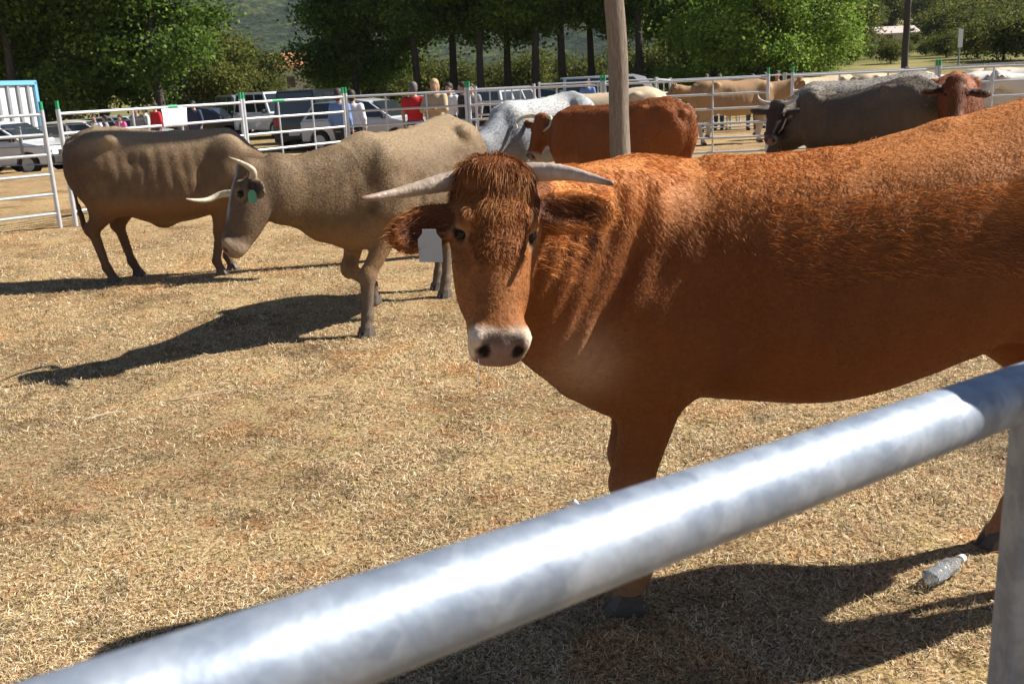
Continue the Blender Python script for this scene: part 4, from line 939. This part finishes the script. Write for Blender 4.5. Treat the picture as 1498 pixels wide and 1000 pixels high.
# ============================================================ PEOPLE
M['skin'] = mat('skin', (.42, .24, .16), rough=.6, noise_scale=20, noise_amt=.08)
def cloth(name, c): M[name] = mat(name, c, rough=.85, noise_scale=10, noise_amt=.15, bump=.3, bump_scale=30); return M[name]
def person(label, px, y, deg, shirt, trousers, hair=(.03, .02, .015), h=1.7, sleeve=True, arms='down', cap=None, stripes=False, group='people standing among the vehicles and pens', hair_long=False):
    P_ = at(px, 150, y); x, yy = float(P_[0]), float(P_[1]); s = h/1.75
    root = thing('person', label, 'person', (x, yy, float(ground_z(x, yy))), R(deg), group)
    J = dict(neck=(0, 0, 1.48), head=(.02, 0, 1.63)); sh = [(0, q*.19, 1.40) for q in (1, -1)]
    if arms == 'down': el = [(-.02, q*.25, 1.13) for q in (1, -1)]; ha = [(.06, q*.25, .88) for q in (1, -1)]
    elif arms == 'crossed': el = [(.10, q*.25, 1.16) for q in (1, -1)]; ha = [(.26, -q*.06, 1.18) for q in (1, -1)]
    else: el = [(.12, q*.26, 1.16) for q in (1, -1)]; ha = [(.36, q*.17, 1.22) for q in (1, -1)]
    hips = [(0, q*.09, .92) for q in (1, -1)]; kn = [(.02+.04*q, q*.10, .50) for q in (1, -1)]; an = [(.0+.05*q, q*.11, .09) for q in (1, -1)]
    def fld(): return Field((-.35, -.42, -.03), (.55, .42, 1.85), .017)
    F = fld()
    F.ell((.02, 0, 1.64), (.095, .075, .115), k=.02); F.ell((.06, 0, 1.58), (.05, .05, .055), k=.03); F.ell((.115, 0, 1.625), (.02, .013, .022), k=.012)
    for q in (1, -1): F.ell((.01, q*.078, 1.63), (.018, .01, .03), k=.01)
    F.cone((-.01, 0, 1.42), (0, 0, 1.55), .065, .052, k=.03); F.ell((0, 0, 1.25), (.10, .165, .24), k=.05); F.ell((0, 0, .98), (.11, .155, .14), k=.05)
    for i in (0, 1):
        F.cone(sh[i], el[i], .050, .040, k=.04); F.cone(el[i], ha[i], .040, .028, k=.02)
        hv = np.array(ha[i])-np.array(el[i]); hv /= np.linalg.norm(hv); hc = np.array(ha[i])+hv*.05; F.cone(np.array(ha[i])-hv*.02, hc, .026, .030, k=.02, flat=((0, 1, 0), .6))
        for k in range(4): F.cone(hc+np.array((.022-.015*k, 0, 0)), hc+hv*(.075-.006*abs(k-1.3))+np.array((.026-.017*k, .008*(1-2*i), 0)), .010, .0085, k=.004)
        F.cone(hc-hv*.01+np.array((.02, 0, 0)), hc+hv*.03+np.array((.055, 0, 0)), .010, .009, k=.006)
        F.cone(hips[i], kn[i], .085, .058, k=.04); F.cone(kn[i], an[i], .055, .036, k=.03); F.cone(an[i], np.array(an[i])+(.13, 0, -.045), .036, .030, k=.02)
    v, f = F.mesh(1); obj('body', newmesh('body', v*s, f, M['skin'], smooth=True), root)
    F = fld(); F.loft((0, 0, 0), (0, 0, 1), (1, 0, 0), [(.86, .125, -.125, .175), (1.05, .12, -.12, .165), (1.25, .13, -.125, .19), (1.38, .11, -.11, .20), (1.46, .07, -.08, .10)], k=.03)
    for i in (0, 1):
        e = el[i] if sleeve is True else tuple(np.array(sh[i])*.35+np.array(el[i])*.65); F.cone(sh[i], e, .075, .062, k=.05)
        if sleeve is True: F.cone(e, tuple(np.array(el[i])*.25+np.array(ha[i])*.75), .058, .046, k=.03)
    v, f = F.mesh(1); ob = obj('shirt', newmesh('shirt', v*s, f, M[shirt], smooth=True), root)
    F = fld(); F.ell((0, 0, .93), (.135, .175, .12), k=.03)
    for i in (0, 1): F.cone(hips[i], kn[i], .102, .078, k=.04); F.cone(kn[i], an[i], .076, .062, k=.03)
    v, f = F.mesh(1); obj('trousers', newmesh('trousers', v*s, f, M[trousers], smooth=True), root)
    hm_ = mat('hair', hair, rough=.7, noise_scale=50, noise_amt=.3)
    F = fld(); F.ell((0, 0, 1.675), (.108, .090, .10), k=.02); F.ell((-.04, 0, 1.60), (.07, .085, .10), k=.03)
    if hair_long: F.cone((-.05, 0, 1.6), (-.07, 0, 1.42), .075, .05, k=.03)
    F.ell((.115, 0, 1.60), (.06, .075, .085), k=.02, op='s')
    v, f = F.mesh(1); obj('hair', newmesh('hair', v*s, f, hm_, smooth=True), root)
    if cap:
        mb = MB(); mb.ell((0, 0, 1.70*s), (.112*s, .098*s, .085*s), 14, 8); mb.box((.13*s, 0, 1.69*s), (.12*s, .15*s, .012)); mb.build('cap', cloth('cap_'+str(px), cap), root, smooth=True)
    for i in (0, 1):
        mb = MB(); a_ = np.array(an[i])*s; mb.box((a_[0]+.05, a_[1], .045), (.27, .10, .09), taper=.75); mb.build('shoe', M['trim'], root, bevel=.03, smooth=True)
    return root
for n_, c_ in dict(red_cloth=(.50, .015, .02), blue_cloth=(.14, .24, .48), white_cloth=(.7, .7, .72), pink_cloth=(.75, .13, .30), lilac_cloth=(.40, .42, .72), maroon_cloth=(.22, .02, .05), black_cloth=(.02, .02, .022), jeans=(.05, .075, .14), khaki_cloth=(.28, .23, .15), sand_cloth=(.42, .32, .20), grey_cloth=(.22, .23, .25), navy_cloth=(.03, .04, .09)).items(): cloth(n_, c_)
person('man in a blue shirt and black trousers at the fence, right of the black van', 496, 20.5, 60, 'blue_cloth', 'black_cloth', h=1.66, hair=(.05, .04, .03))
person('man in white and dark trousers close behind the post, right of the man in blue', 515, 21.2, 80, 'white_cloth', 'black_cloth', h=1.62)
person('broad man in a bright red shirt behind the fence, back to the camera', 606, 21.0, 85, 'red_cloth', 'jeans', h=1.72, hair=(.10, .09, .08), sleeve=False)
person('fair haired person in a sand coloured jacket, right of the man in red', 637, 20.8, 250, 'sand_cloth', 'khaki_cloth', h=1.76, hair=(.40, .27, .13), hair_long=True, arms='crossed')
person('person in white with a dark bag, second to the right of the man in red', 658, 24.0, 240, 'white_cloth', 'jeans', h=1.68)
person('person in black between the white dressed person and the four wheel drive', 678, 23.0, 200, 'black_cloth', 'black_cloth', h=1.68)
person('person in grey just left of the far uprights, behind the person in black', 690, 27.0, 260, 'grey_cloth', 'jeans', h=1.7)
person('person in pale grey in the crowd on the left, second from the red shirt', 197, 33.5, 250, 'grey_cloth', 'jeans', h=1.68)
person('person in white in the crowd on the left, next to the red shirt', 210, 34.5, 200, 'white_cloth', 'jeans', h=1.7)
person('person in a red shirt in the crowd on the left, beside the white sheet', 225, 33.5, 230, 'red_cloth', 'jeans', h=1.74)
person('person in white at the left end of the crowd', 134, 36, 270, 'white_cloth', 'grey_cloth', h=1.6)
person('person in grey behind the rump of the left cow', 150, 37, 200, 'grey_cloth', 'black_cloth', h=1.55)
person('bare armed person in pink seated height between the grey and white shirts', 172, 36, 250, 'pink_cloth', 'jeans', h=1.5, sleeve=False)
person('small person in navy standing right of the white sheet', 282, 34, 260, 'navy_cloth', 'jeans', h=1.68)
person('person in a lilac shirt beyond the second pen, right of the wooden pole', 1033, 31.5, 260, 'lilac_cloth', 'jeans', h=1.74)
person('person in white right beside the lilac shirt', 1052, 33, 250, 'white_cloth', 'jeans', h=1.72)
person('person in a blue shirt standing left of the wooden pole in the distance', 860, 36, 260, 'blue_cloth', 'jeans', h=1.78)
person('person in a pink top beyond the second pen', 1100, 31.5, 270, 'pink_cloth', 'jeans', h=1.68, hair_long=True)
person('person in black just left of the maroon shirt', 1118, 32.5, 230, 'black_cloth', 'jeans', h=1.72)
person('person in a maroon shirt near the fence corner', 1136, 31.0, 260, 'maroon_cloth', 'black_cloth', h=1.74)

# ============================================================ TREES
M['leaf'] = mat('leaf', attr=True, rough=.6, spec=.15, transl=.45)
M['bark'] = mat('bark', (.075, .06, .048), rough=.95, spec=.1, noise_scale=7, noise_amt=.45, bump=.9, bump_scale=9, stretch=(3, 3, .5))
def leaf_mesh(name, blobs, n, size, pal, inner=.35, sag=.0):
    """many small leaves gathered in clumps inside ellipsoids; blobs: (centre, radii)"""
    B = np.array([list(c)+list(r) for c, r in blobs]); vol = B[:, 3]*B[:, 4]*B[:, 5]; ncl = max(40, n//42)
    bi = rng.choice(len(B), ncl, p=vol/vol.sum()); d = rng.normal(size=(ncl, 3)); d /= np.linalg.norm(d, axis=1)[:, None]
    rr = (inner**3+(1-inner**3)*rng.random((ncl, 1)))**(1/3); cc = B[bi, :3]+d*rr*B[bi, 3:]
    cs = (.18+.30*rng.random(ncl))*np.minimum(1.6, B[bi, 3:].mean(1)**.5)
    ct = rng.random(ncl); ci = rng.integers(0, ncl, n)
    q = rng.normal(size=(n, 3))*np.array([1.25, 1.25, .65]); p = cc[ci]+q*cs[ci][:, None]
    ax = rng.normal(size=(n, 3)); ax[:, 2] -= .5; ax /= np.linalg.norm(ax, axis=1)[:, None]
    nn = rng.normal(size=(n, 3))+np.array([0, 0, .7]); sd = np.cross(ax, nn); sd /= np.linalg.norm(sd, axis=1)[:, None]+1e-9
    L = size*(.6+.8*rng.random((n, 1))); W = L*.36; up = np.cross(sd, ax)*L*.12
    V = np.stack([p, p+ax*L*.5+sd*W+up, p+ax*L, p+ax*L*.5-sd*W+up], 1).reshape(-1, 3)
    pal = np.array(pal); k = np.clip(ct[ci]*.7+rng.random(n)*.5, 0, .999)*(len(pal)-1); k0 = k.astype(int); c = pal[k0]*(1-(k-k0))[:, None]+pal[np.minimum(k0+1, len(pal)-1)]*(k-k0)[:, None]
    c = c*(.8+.4*rng.random((n, 1)))
    return newmesh(name, V, np.arange(n*4).reshape(n, 4), M['leaf'], cols=np.repeat(c, 4, 0))
GR = [(.028, .058, .013), (.06, .11, .020), (.11, .18, .028), (.20, .28, .045)]
GR2 = [(.065, .12, .020), (.12, .21, .03), (.20, .30, .045), (.30, .38, .07)]
OL = [(.035, .05, .012), (.07, .09, .018), (.12, .135, .028), (.19, .18, .045)]
def tree_meshes(seed, kind):
    r = random.Random(seed)
    H = dict(broad=13, tall=17, bright=9, bush=3.4, round=7)[kind]; mb = MB(); blobs = []
    if kind in ('broad', 'tall'):
        tr = .26 if kind == 'broad' else .24; hb = H*.8
        pts = [(0, 0, -.3)]+[(r.uniform(-.05, .05)*i, r.uniform(-.05, .05)*i, hb*i/6) for i in range(1, 7)]
        mb.tube(pts, [tr*1.35]+[tr*(1-.13*i) for i in range(1, 7)], 12)
        zl = 1.9 if kind == 'broad' else 3.9
        for i in range(15 if kind == 'broad' else 13):
            z = zl+.7+(H-zl-2.5)*i/14*(1.0); a = i*2.4+r.random(); ln = (3.4 if kind == 'broad' else 2.5)*(1-.55*(z/H))*r.uniform(.7, 1.1)
            k = min(5.999, z/hb*6); p0 = Vector(pts[int(k)+0]).lerp(Vector(pts[min(6, int(k)+1)]), k-int(k)); e = p0+Vector((math.cos(a)*ln, math.sin(a)*ln, ln*r.uniform(.1, .55)))
            mb.tube([p0, p0.lerp(e, .5)+Vector((0, 0, .25)), e], [.09, .06, .03], 6)
            blobs.append((tuple(e*1.0), (1.3*r.uniform(.7, 1.25), 1.3*r.uniform(.7, 1.25), .95*r.uniform(.7, 1.2))))
            e2 = p0.lerp(e, .6)+Vector((r.uniform(-1, 1), r.uniform(-1, 1), -.4)); blobs.append((tuple(e2), (1.1, 1.1, .8)))
        blobs.append(((0, 0, H*.9), (1.8, 1.8, 1.8))); n = 30000
    elif kind == 'bright':
        mb.tube([(0, 0, -.3), (.05, .05, 1.5), (.2, 0, 4.5)], [.22, .17, .09], 10)
        for i in range(22):
            a = i*2.4; z = .9+6.5*((i*7) % 22)/22; ln = 3.0*math.sin(math.pi*min(1, (z+1.5)/10))*r.uniform(.5, 1.05); e = Vector((math.cos(a)*ln, math.sin(a)*ln, z)); 
            mb.tube([(.1, 0, z*.55+.4), tuple(e)], [.06, .02], 5); blobs.append((tuple(e), (1.2*r.uniform(.7, 1.2), 1.2*r.uniform(.7, 1.2), .9)))
        n = 26000
    elif kind == 'round':
        mb.tube([(0, 0, -.3), (0, 0, 2), (.1, 0, 4)], [.2, .15, .08], 8)
        for i in range(16):
            a = i*2.4; z = 1.2+4.6*((i*5) % 16)/16; ln = 2.6*math.sin(math.pi*min(1, (z+1)/8.5))*r.uniform(.4, 1.0); e = Vector((math.cos(a)*ln, math.sin(a)*ln, z)); mb.tube([(0, 0, z*.6), tuple(e)], [.05, .02], 5); blobs.append((tuple(e), (1.3, 1.3, 1.0)))
        n = 14000
    else:
        mb.tube([(0, 0, -.2), (.1, 0, 1.2)], [.10, .05], 6)
        for i in range(9):
            a = i*2.4; e = Vector((math.cos(a)*1.3*r.random(), math.sin(a)*1.3*r.random(), .7+1.7*r.random())); mb.tube([(0, 0, .3), tuple(e)], [.05, .02], 5); blobs.append((tuple(e), (.95, .95, .75)))
        n = 7000
    pal = dict(broad=GR, tall=GR, bright=GR2, bush=OL, round=OL)[kind]
    sz = dict(broad=.20, tall=.19, bright=.16, bush=.15, round=.20)[kind]
    return mb, leaf_mesh('crown', blobs, n, sz, pal)
TP = {}
def tree(name, label, cat, px, y, kind, variant=0, s=1., rz=0., group=None, x=None, pal=None):
    key = (kind, variant)
    if x is None: x = float(at(px, 150, y)[0])
    z = float(ground_z(x, y)); root = thing(name, label, cat, (x, y, z), rz, group); root.scale = (s, s, s)
    if key not in TP:
        mb, cm = tree_meshes(100+variant*7+len(kind), kind); t = mb.build('trunk', M['bark'], root, smooth=True); c = obj('crown', cm, root); TP[key] = (t, c)
    else:
        for src in TP[key]: c = src.copy(); col.objects.link(c); c.parent = root
    return root
TG = 'tall trees in a row behind the vehicles'
for i, (px, y, kd, va, s, rz, lb) in enumerate([
    (-60, 50, 'broad', 0, 1.0, .3, 'broad dark tree at the left edge behind the livestock truck'), (22, 47, 'tall', 0, 1.0, 1.0, 'tree with a bare dark trunk at the far left above the truck'),
    (58, 49, 'tall', 1, 1.05, 2.0, 'tree with the second dark trunk from the left'), (150, 50, 'broad', 1, 1.0, 4.0, 'broad tree above the rump of the left cow'),
    (235, 48, 'broad', 0, .95, 2.2, 'broad tree above the white sheet, sunlit on its right side'), (522, 60, 'broad', 1, 1.0, 0.5, 'leafy tree right of the small orange roofed house'),
    (545, 62, 'broad', 0, 1.05, 3.1, 'leafy tree above the silver hatchback'), (612, 58, 'tall', 0, 1.0, 4.4, 'tree with a dark trunk above the man in red'),
    (665, 60, 'tall', 1, 1.05, .2, 'tree with a dark trunk left of the pale four wheel drive'), (706, 57, 'tall', 0, .98, 2.6, 'tree whose slim trunk rises above the pale four wheel drive'),
    (745, 60, 'tall', 1, 1., 5.0, 'tree with a slim trunk right of the pale four wheel drive'), (786, 57, 'tall', 0, 1.03, 1.4, 'tree above the grey cow with the first of two close trunks'),
    (825, 59, 'tall', 1, 1.1, 3.6, 'tree with the straight black trunk just left of the wooden pole'), (865, 62, 'tall', 0, 1., 5.5, 'tree with a faint trunk touching the left side of the wooden pole'),
    (936, 57, 'tall', 1, 1.05, 1.9, 'tree with a thick trunk just right of the wooden pole'), (1000, 62, 'broad', 0, 1.0, 5.2, 'broad dark tree behind the bright green tree'),
    (1075, 64, 'broad', 1, 1.0, 2.9, 'second broad dark tree behind the bright green tree')]):
    tree('tall_tree', lb, 'tree', px, y, kd, va, s, rz, TG)
tree('bright_tree', 'bright green sunlit tree right of the wooden pole, over the pink and maroon shirts', 'tree', 1110, 52, 'bright', 0, 1.0, 0)
tree('bright_tree', 'bright green tree at the edge of the meadow, right of the other bright tree', 'tree', 1180, 54, 'bright', 1, .92, 1)
tree('bright_tree', 'smaller bright green tree nearest to the wooden pole', 'tree', 1045, 56, 'bright', 0, .9, 2.2)
TB = 'olive green rounded trees and bushes in the distance'
for i, (px, y, kd, s, rz, lb) in enumerate([
    (335, 80, 'round', .95, 0, 'rounded tree just right of the left group of broad trees'), (368, 84, 'round', 1.0, 1, 'rounded tree in the gap, below the mountain'), (390, 90, 'round', .60, 2, 'rounded tree left of the orange roofed house'),
    (482, 95, 'round', .4, 3, 'small rounded tree hiding the foot of the orange roofed house'), (1232, 78, 'round', .8, 1.2, 'olive tree standing alone right of the bright trees'), (1350, 158, 'round', 1.15, 2.2, 'tree right of the long shed roof'),
    (1300, 172, 'round', 1.3, 3.2, 'tree behind the long shed roof'), (1455, 150, 'round', 1.3, 4.2, 'dark round tree on the slope near the right edge'), (1395, 175, 'round', 1.4, 5.2, 'tree on the slope above the white sign'), (1255, 180, 'round', 1.4, .2, 'tree on the slope left of the shed'), (1500, 140, 'round', 1.1, 1.0, 'round tree cut by the right edge'),
    (-30, 75, 'round', 1.1, 2, 'rounded tree filling the gap at the far left'), (100, 78, 'round', 1.2, 3, 'rounded tree behind the second dark trunk'), (300, 76, 'round', 1.1, 4, 'rounded tree behind the sunlit broad tree')]):
    tree('round_tree', lb, 'tree', px, y, kd, 0, s, rz, TB)
HG = 'hedge bushes on the slope and behind the trees'
hb = [(1160, 84, 1.2), (1205, 88, 1.1), (1250, 92, 1.2), (1290, 95, .40), (1330, 98, .5), (1372, 94, 1.3), (1410, 88, 1.1), (1445, 92, 1.4), (1485, 84, 1.3), (1425, 66, .8), (1462, 62, .95), (1500, 60, 1.0), (1380, 70, .6), (1300, 64, .5), (1240, 66, .45),
      (1245, 125, 1.6), (1380, 128, 1.7), (1430, 124, 1.7), (1480, 118, 1.9), (490, 80, 1.3), (530, 84, 1.4), (575, 82, 1.5), (620, 88, 1.5), (675, 84, 1.2), (725, 90, 1.2), (775, 86, 1.3), (820, 94, 1.4), (870, 90, 1.2), (925, 86, 1.4), (975, 84, 1.5), (1025, 86, 1.5), (1075, 84, 1.6), (1120, 82, 1.4)]
wh = ['left of the wooden pole', 'right of the wooden pole', 'on the slope at the right']
nm = ['first', 'second', 'third', 'fourth', 'fifth', 'sixth', 'seventh', 'eighth', 'ninth', 'tenth', 'eleventh', 'twelfth', 'thirteenth', 'fourteenth', 'fifteenth']
for row, (lo_, hi_, wd) in enumerate([(60, 72, 'low bush in the sunny meadow strip, %s from the left'), (82.5, 99, None), (118, 128.5, 'bush in the upper hedge above the shed meadow, %s from the left')]):
    items = sorted([q for q in hb if lo_ <= q[1] <= hi_])
    if row == 1:
        a_ = [q for q in hb if 80 <= q[1] <= 99 and q[0] < 900]; b_ = [q for q in hb if 80 <= q[1] <= 99 and 900 <= q[0] < 1140]; c_ = [q for q in hb if 80 <= q[1] <= 99 and q[0] >= 1140]
        for its, wd2 in ((a_, 'shaded bush behind the tree trunks left of the wooden pole, %s from the left'), (b_, 'shaded bush behind the trees right of the wooden pole, %s from the left'), (c_, 'bush in the long hedge behind the meadow on the right, %s from the left')):
            for i, (px, y, s) in enumerate(sorted(its)): tree('hedge_bush', wd2 % nm[i], 'bush', px, y, 'bush', i % 2, s*(.8 if y > 100 else 1), i*1.3, HG)
    else:
        for i, (px, y, s) in enumerate(items): tree('hedge_bush', wd % nm[i], 'bush', px, y, 'bush', i % 2, s, i*1.3, HG)

for i, px in enumerate([1215, 1243, 1270, 1296, 1322, 1350, 1372, 1395, 1420, 1448, 1474, 1500]): tree('hedge_bush', 'small bush in the dark hedge at the foot of the slope, %s from the left' % nm[i], 'bush', px, 76+2*math.sin(i*2.), 'bush', i % 2, .36+.08*math.sin(i*1.7)+(.25 if px > 1380 else 0), i*1.1, HG)
# far buildings and sign
M['plaster'] = mat('plaster', (.62, .52, .38), rough=.9, noise_scale=2, noise_amt=.08); M['tiles'] = mat('roof_tiles', (.50, .20, .10), rough=.85, noise_scale=6, noise_amt=.25); M['shed_roof'] = mat('shed_roof', (.52, .42, .38), rough=.8, noise_scale=2, noise_amt=.15); M['shutter'] = mat('shutter', (.12, .07, .04), rough=.8)
def house(name, label, px, y, deg, L, W, H, RH, roofm, dz=0):
    P_ = at(px, 100, y); x, yy = float(P_[0]), float(P_[1]); root = thing(name, label, 'house' if name == 'house' else 'shed', (x, yy, float(ground_z(x, yy))+dz), R(deg))
    MB().box((0, 0, H/2-1), (L, W, H+2)).build('wall', M['plaster'], root)
    rf = MB().prism([(-W/2-.4, H), (0, H+RH), (W/2+.4, H), (W/2+.4, H+.18), (0, H+RH+.2), (-W/2-.4, H+.18)], -L/2-.3, L/2+.3).build('roof', M[roofm], root); rf.rotation_euler = (0, 0, math.pi/2)
    k = max(2, int(L/2.5))
    for i in range(k):
        for s_ in (-1, 1): fr = MB().box((-L/2+L*(i+.5)/k, s_*(W/2+.01), H*.58), (.9, .08, 1.2)).build('window', M['shutter'], root)
    MB().box((L/2-1.0, -W/2-.02, 1.0), (.95, .09, 2.0)).build('door', M['shutter'], root)
    return root, rf
hs, rf = house('house', 'small pale house with an orange tiled roof seen in the gap between the trees', 437, 118, 20, 5.6, 5, 3.6, 1.5, 'tiles', dz=.5)
MB().box((.8, .8, 4.9), (.5, .5, 1.0)).build('chimney', M['plaster'], hs)
house('shed', 'low long shed with a pale roof among the trees on the slope', 1302, 120, 4, 4.6, 3.4, 1.4, .8, 'shed_roof', dz=-.55)
sp = at(1403, 76, 59); sz0 = float(ground_z(sp[0], sp[1])); sg = thing('road_sign', 'narrow upright white sign on a post on the slope at the right', 'sign', (float(sp[0]), float(sp[1]), sz0))
zt = float(at(1403, 43, 59)[2])-sz0
MB().tube([(0, 0, -.2), (0, 0, zt)], .05, 8).build('post', M['galv_dull'], sg); MB().box((0, -.08, zt-.5), (.26, .05, 1.0)).build('board', M['paper'], sg)

# ============================================================ MOUNTAIN
def hill(name, y0, y1, x0, x1, hf, nx, ny, m):
    xs = np.linspace(x0, x1, nx); ys = np.linspace(y0, y1, ny); X, Y = np.meshgrid(xs, ys, indexing='ij'); Z = hf(X, Y)
    ii = np.arange(nx*ny).reshape(nx, ny); f = np.stack([ii[:-1, :-1], ii[1:, :-1], ii[1:, 1:], ii[:-1, 1:]], -1).reshape(-1, 4)
    return tag(obj(name, newmesh(name, np.stack([X, Y, Z], -1).reshape(-1, 3), f, m, smooth=True)), kind='structure')
mm = bpy.data.materials.new('forest_hill'); mm.use_nodes = True; N_, L_ = mm.node_tree.nodes, mm.node_tree.links; b = N_['Principled BSDF']; b.inputs['Roughness'].default_value = .95; b.inputs['Specular IOR Level'].default_value = .05
tc = N_.new('ShaderNodeTexCoord')
fr = ramp(tex(.11, 6, .7), [(.36, (.010, .018, .010)), (.5, (.034, .052, .020)), (.62, (.10, .115, .045))]); br = ramp(tex(.012, 5, .65), [(.42, (.45, .5, .55)), (.58, (1.25, 1.15, 1.0))])
L_.new(mixn(1.0, fr, br, 'MULTIPLY'), b.inputs['Base Color'])
bn = N_.new('ShaderNodeBump'); bn.inputs['Strength'].default_value = 1.0; bn.inputs['Distance'].default_value = 6.0; L_.new(tex(.11, 6, .7), bn.inputs['Height']); L_.new(bn.outputs[0], b.inputs['Normal'])
def mh(X, Y):
    p = np.stack([X, Y, 0*X], -1); t = ss(500, 2000, Y); rid = noise(p, 1/420., 61, 4); return -20+t*430+rid*90*ss(500, 1100, Y)+noise(p, 1/25., 62, 2)*7*t
hill('mountain', 480, 2300, -2300, 2300, mh, 420, 200, mm)
def nh(X, Y):
    p = np.stack([X, Y, 0*X], -1); q = ss(.15, .5, X/Y); return -8+(ss(200, 420, Y)*34+noise(p, 1/70., 63, 3)*6)*q
hill('wooded_hill', 190, 470, 10, 520, nh, 160, 90, mm)

# plastic bottle and litter
M['bottle'] = glass_mat('clear_plastic', (.93, .95, .96))
p0 = at(1358, 868, 2.95); p1 = at(1400, 836, 3.06); p0[2] = p1[2] = .045; p0 = Vector(p0); p1 = Vector(p1); ax = (p1-p0).normalized(); Lb = .20
prof = [(0, .022), (.004, .030), (.03, .031), (.05, .028), (.06, .031), (.09, .031), (.10, .028), (.11, .031), (.135, .030), (.165, .018), (.18, .012), (.20, .012)]
bt = thing('plastic_bottle', 'crushed clear plastic bottle lying on the dry grass at the right', 'bottle', tuple(p0))
sd_ = ax.cross(Vector((0, 0, 1))); mb = MB()
for rs in (1.0, .965):
    v_, n_ = [], 20
    for t, r in prof:
        for k in range(n_):
            a = 2*math.pi*k/n_; rr = r*rs*(1+.08*math.sin(3*a+t*60)); v_.append(ax*t+sd_*rr*math.cos(a)+Vector((0, 0, 1))*rr*math.sin(a)*.85)
    mb.add(v_, [(i*n_+k, i*n_+(k+1) % n_, (i+1)*n_+(k+1) % n_, (i+1)*n_+k) for i in range(len(prof)-1) for k in range(n_)]+[tuple(range(n_))])
mb.build('bottle_wall', M['bottle'], bt, smooth=True)
MB().tube([ax*.195, ax*.215], .014, 14).build('cap', M['paper'], bt)
for (px, py, y, ln_, an_, lab) in [(828, 736, 3.75, .05, .4, 'pale curled scrap lying right of the front cow leg above the rail'), (615, 630, 4.7, .0, 0, None)]:
    if lab: p_ = G_ = at(px, py, y); p_[2] = .012; tag(MB().tube([tuple(p_), (p_[0]+.035, p_[1]-.02, .03), (p_[0]+.06, p_[1]-.05, .015)], [.006, .009, .004], 7).build('paper_scrap', M['paper']), lab, 'scrap')
for i, (px, py, l, a) in enumerate([(250, 590, .42, .55), (450, 585, .22, .35), (120, 620, .25, .9)]):
    d_ = _f*F_PX+_r*(px-749)-_u*(py-500); t = -1.69/d_[2]; p_ = CAM+d_*t; p_[2] = .022
    pts = [(p_[0]+l*k/5*math.cos(a)+.012*math.sin(k*2.3), p_[1]+l*k/5*math.sin(a)+.015*math.cos(k*1.9), .024+.006*math.sin(k)) for k in range(6)]
    tag(MB().tube(pts, [.006, .0055, .005, .0045, .004, .002], 7).build('dry_stick', mat('dry_stick', (.42, .33, .22), rough=.9)), ['long pale stick on the grass below the shadow of the walking cow', 'short pale stick right of the long stick', 'crooked stick near the left edge of the grass'][i], 'stick', 'dry sticks lying on the grass')

# ============================================================ HAZE
hz = bpy.data.materials.new('haze'); hz.use_nodes = True; N_, L_ = hz.node_tree.nodes, hz.node_tree.links
for n in list(N_):
    if n.type == 'BSDF_PRINCIPLED': N_.remove(n)
pv = N_.new('ShaderNodeVolumePrincipled'); pv.inputs['Color'].default_value = (.72, .84, 1, 1); pv.inputs['Density'].default_value = .00008; pv.inputs['Anisotropy'].default_value = .1
L_.new(pv.outputs[0], N_['Material Output'].inputs['Volume'])
hb_ = MB().box((0, 0, 245), (5400, 5400, 600)).build('haze', hz); tag(hb_, kind='stuff')
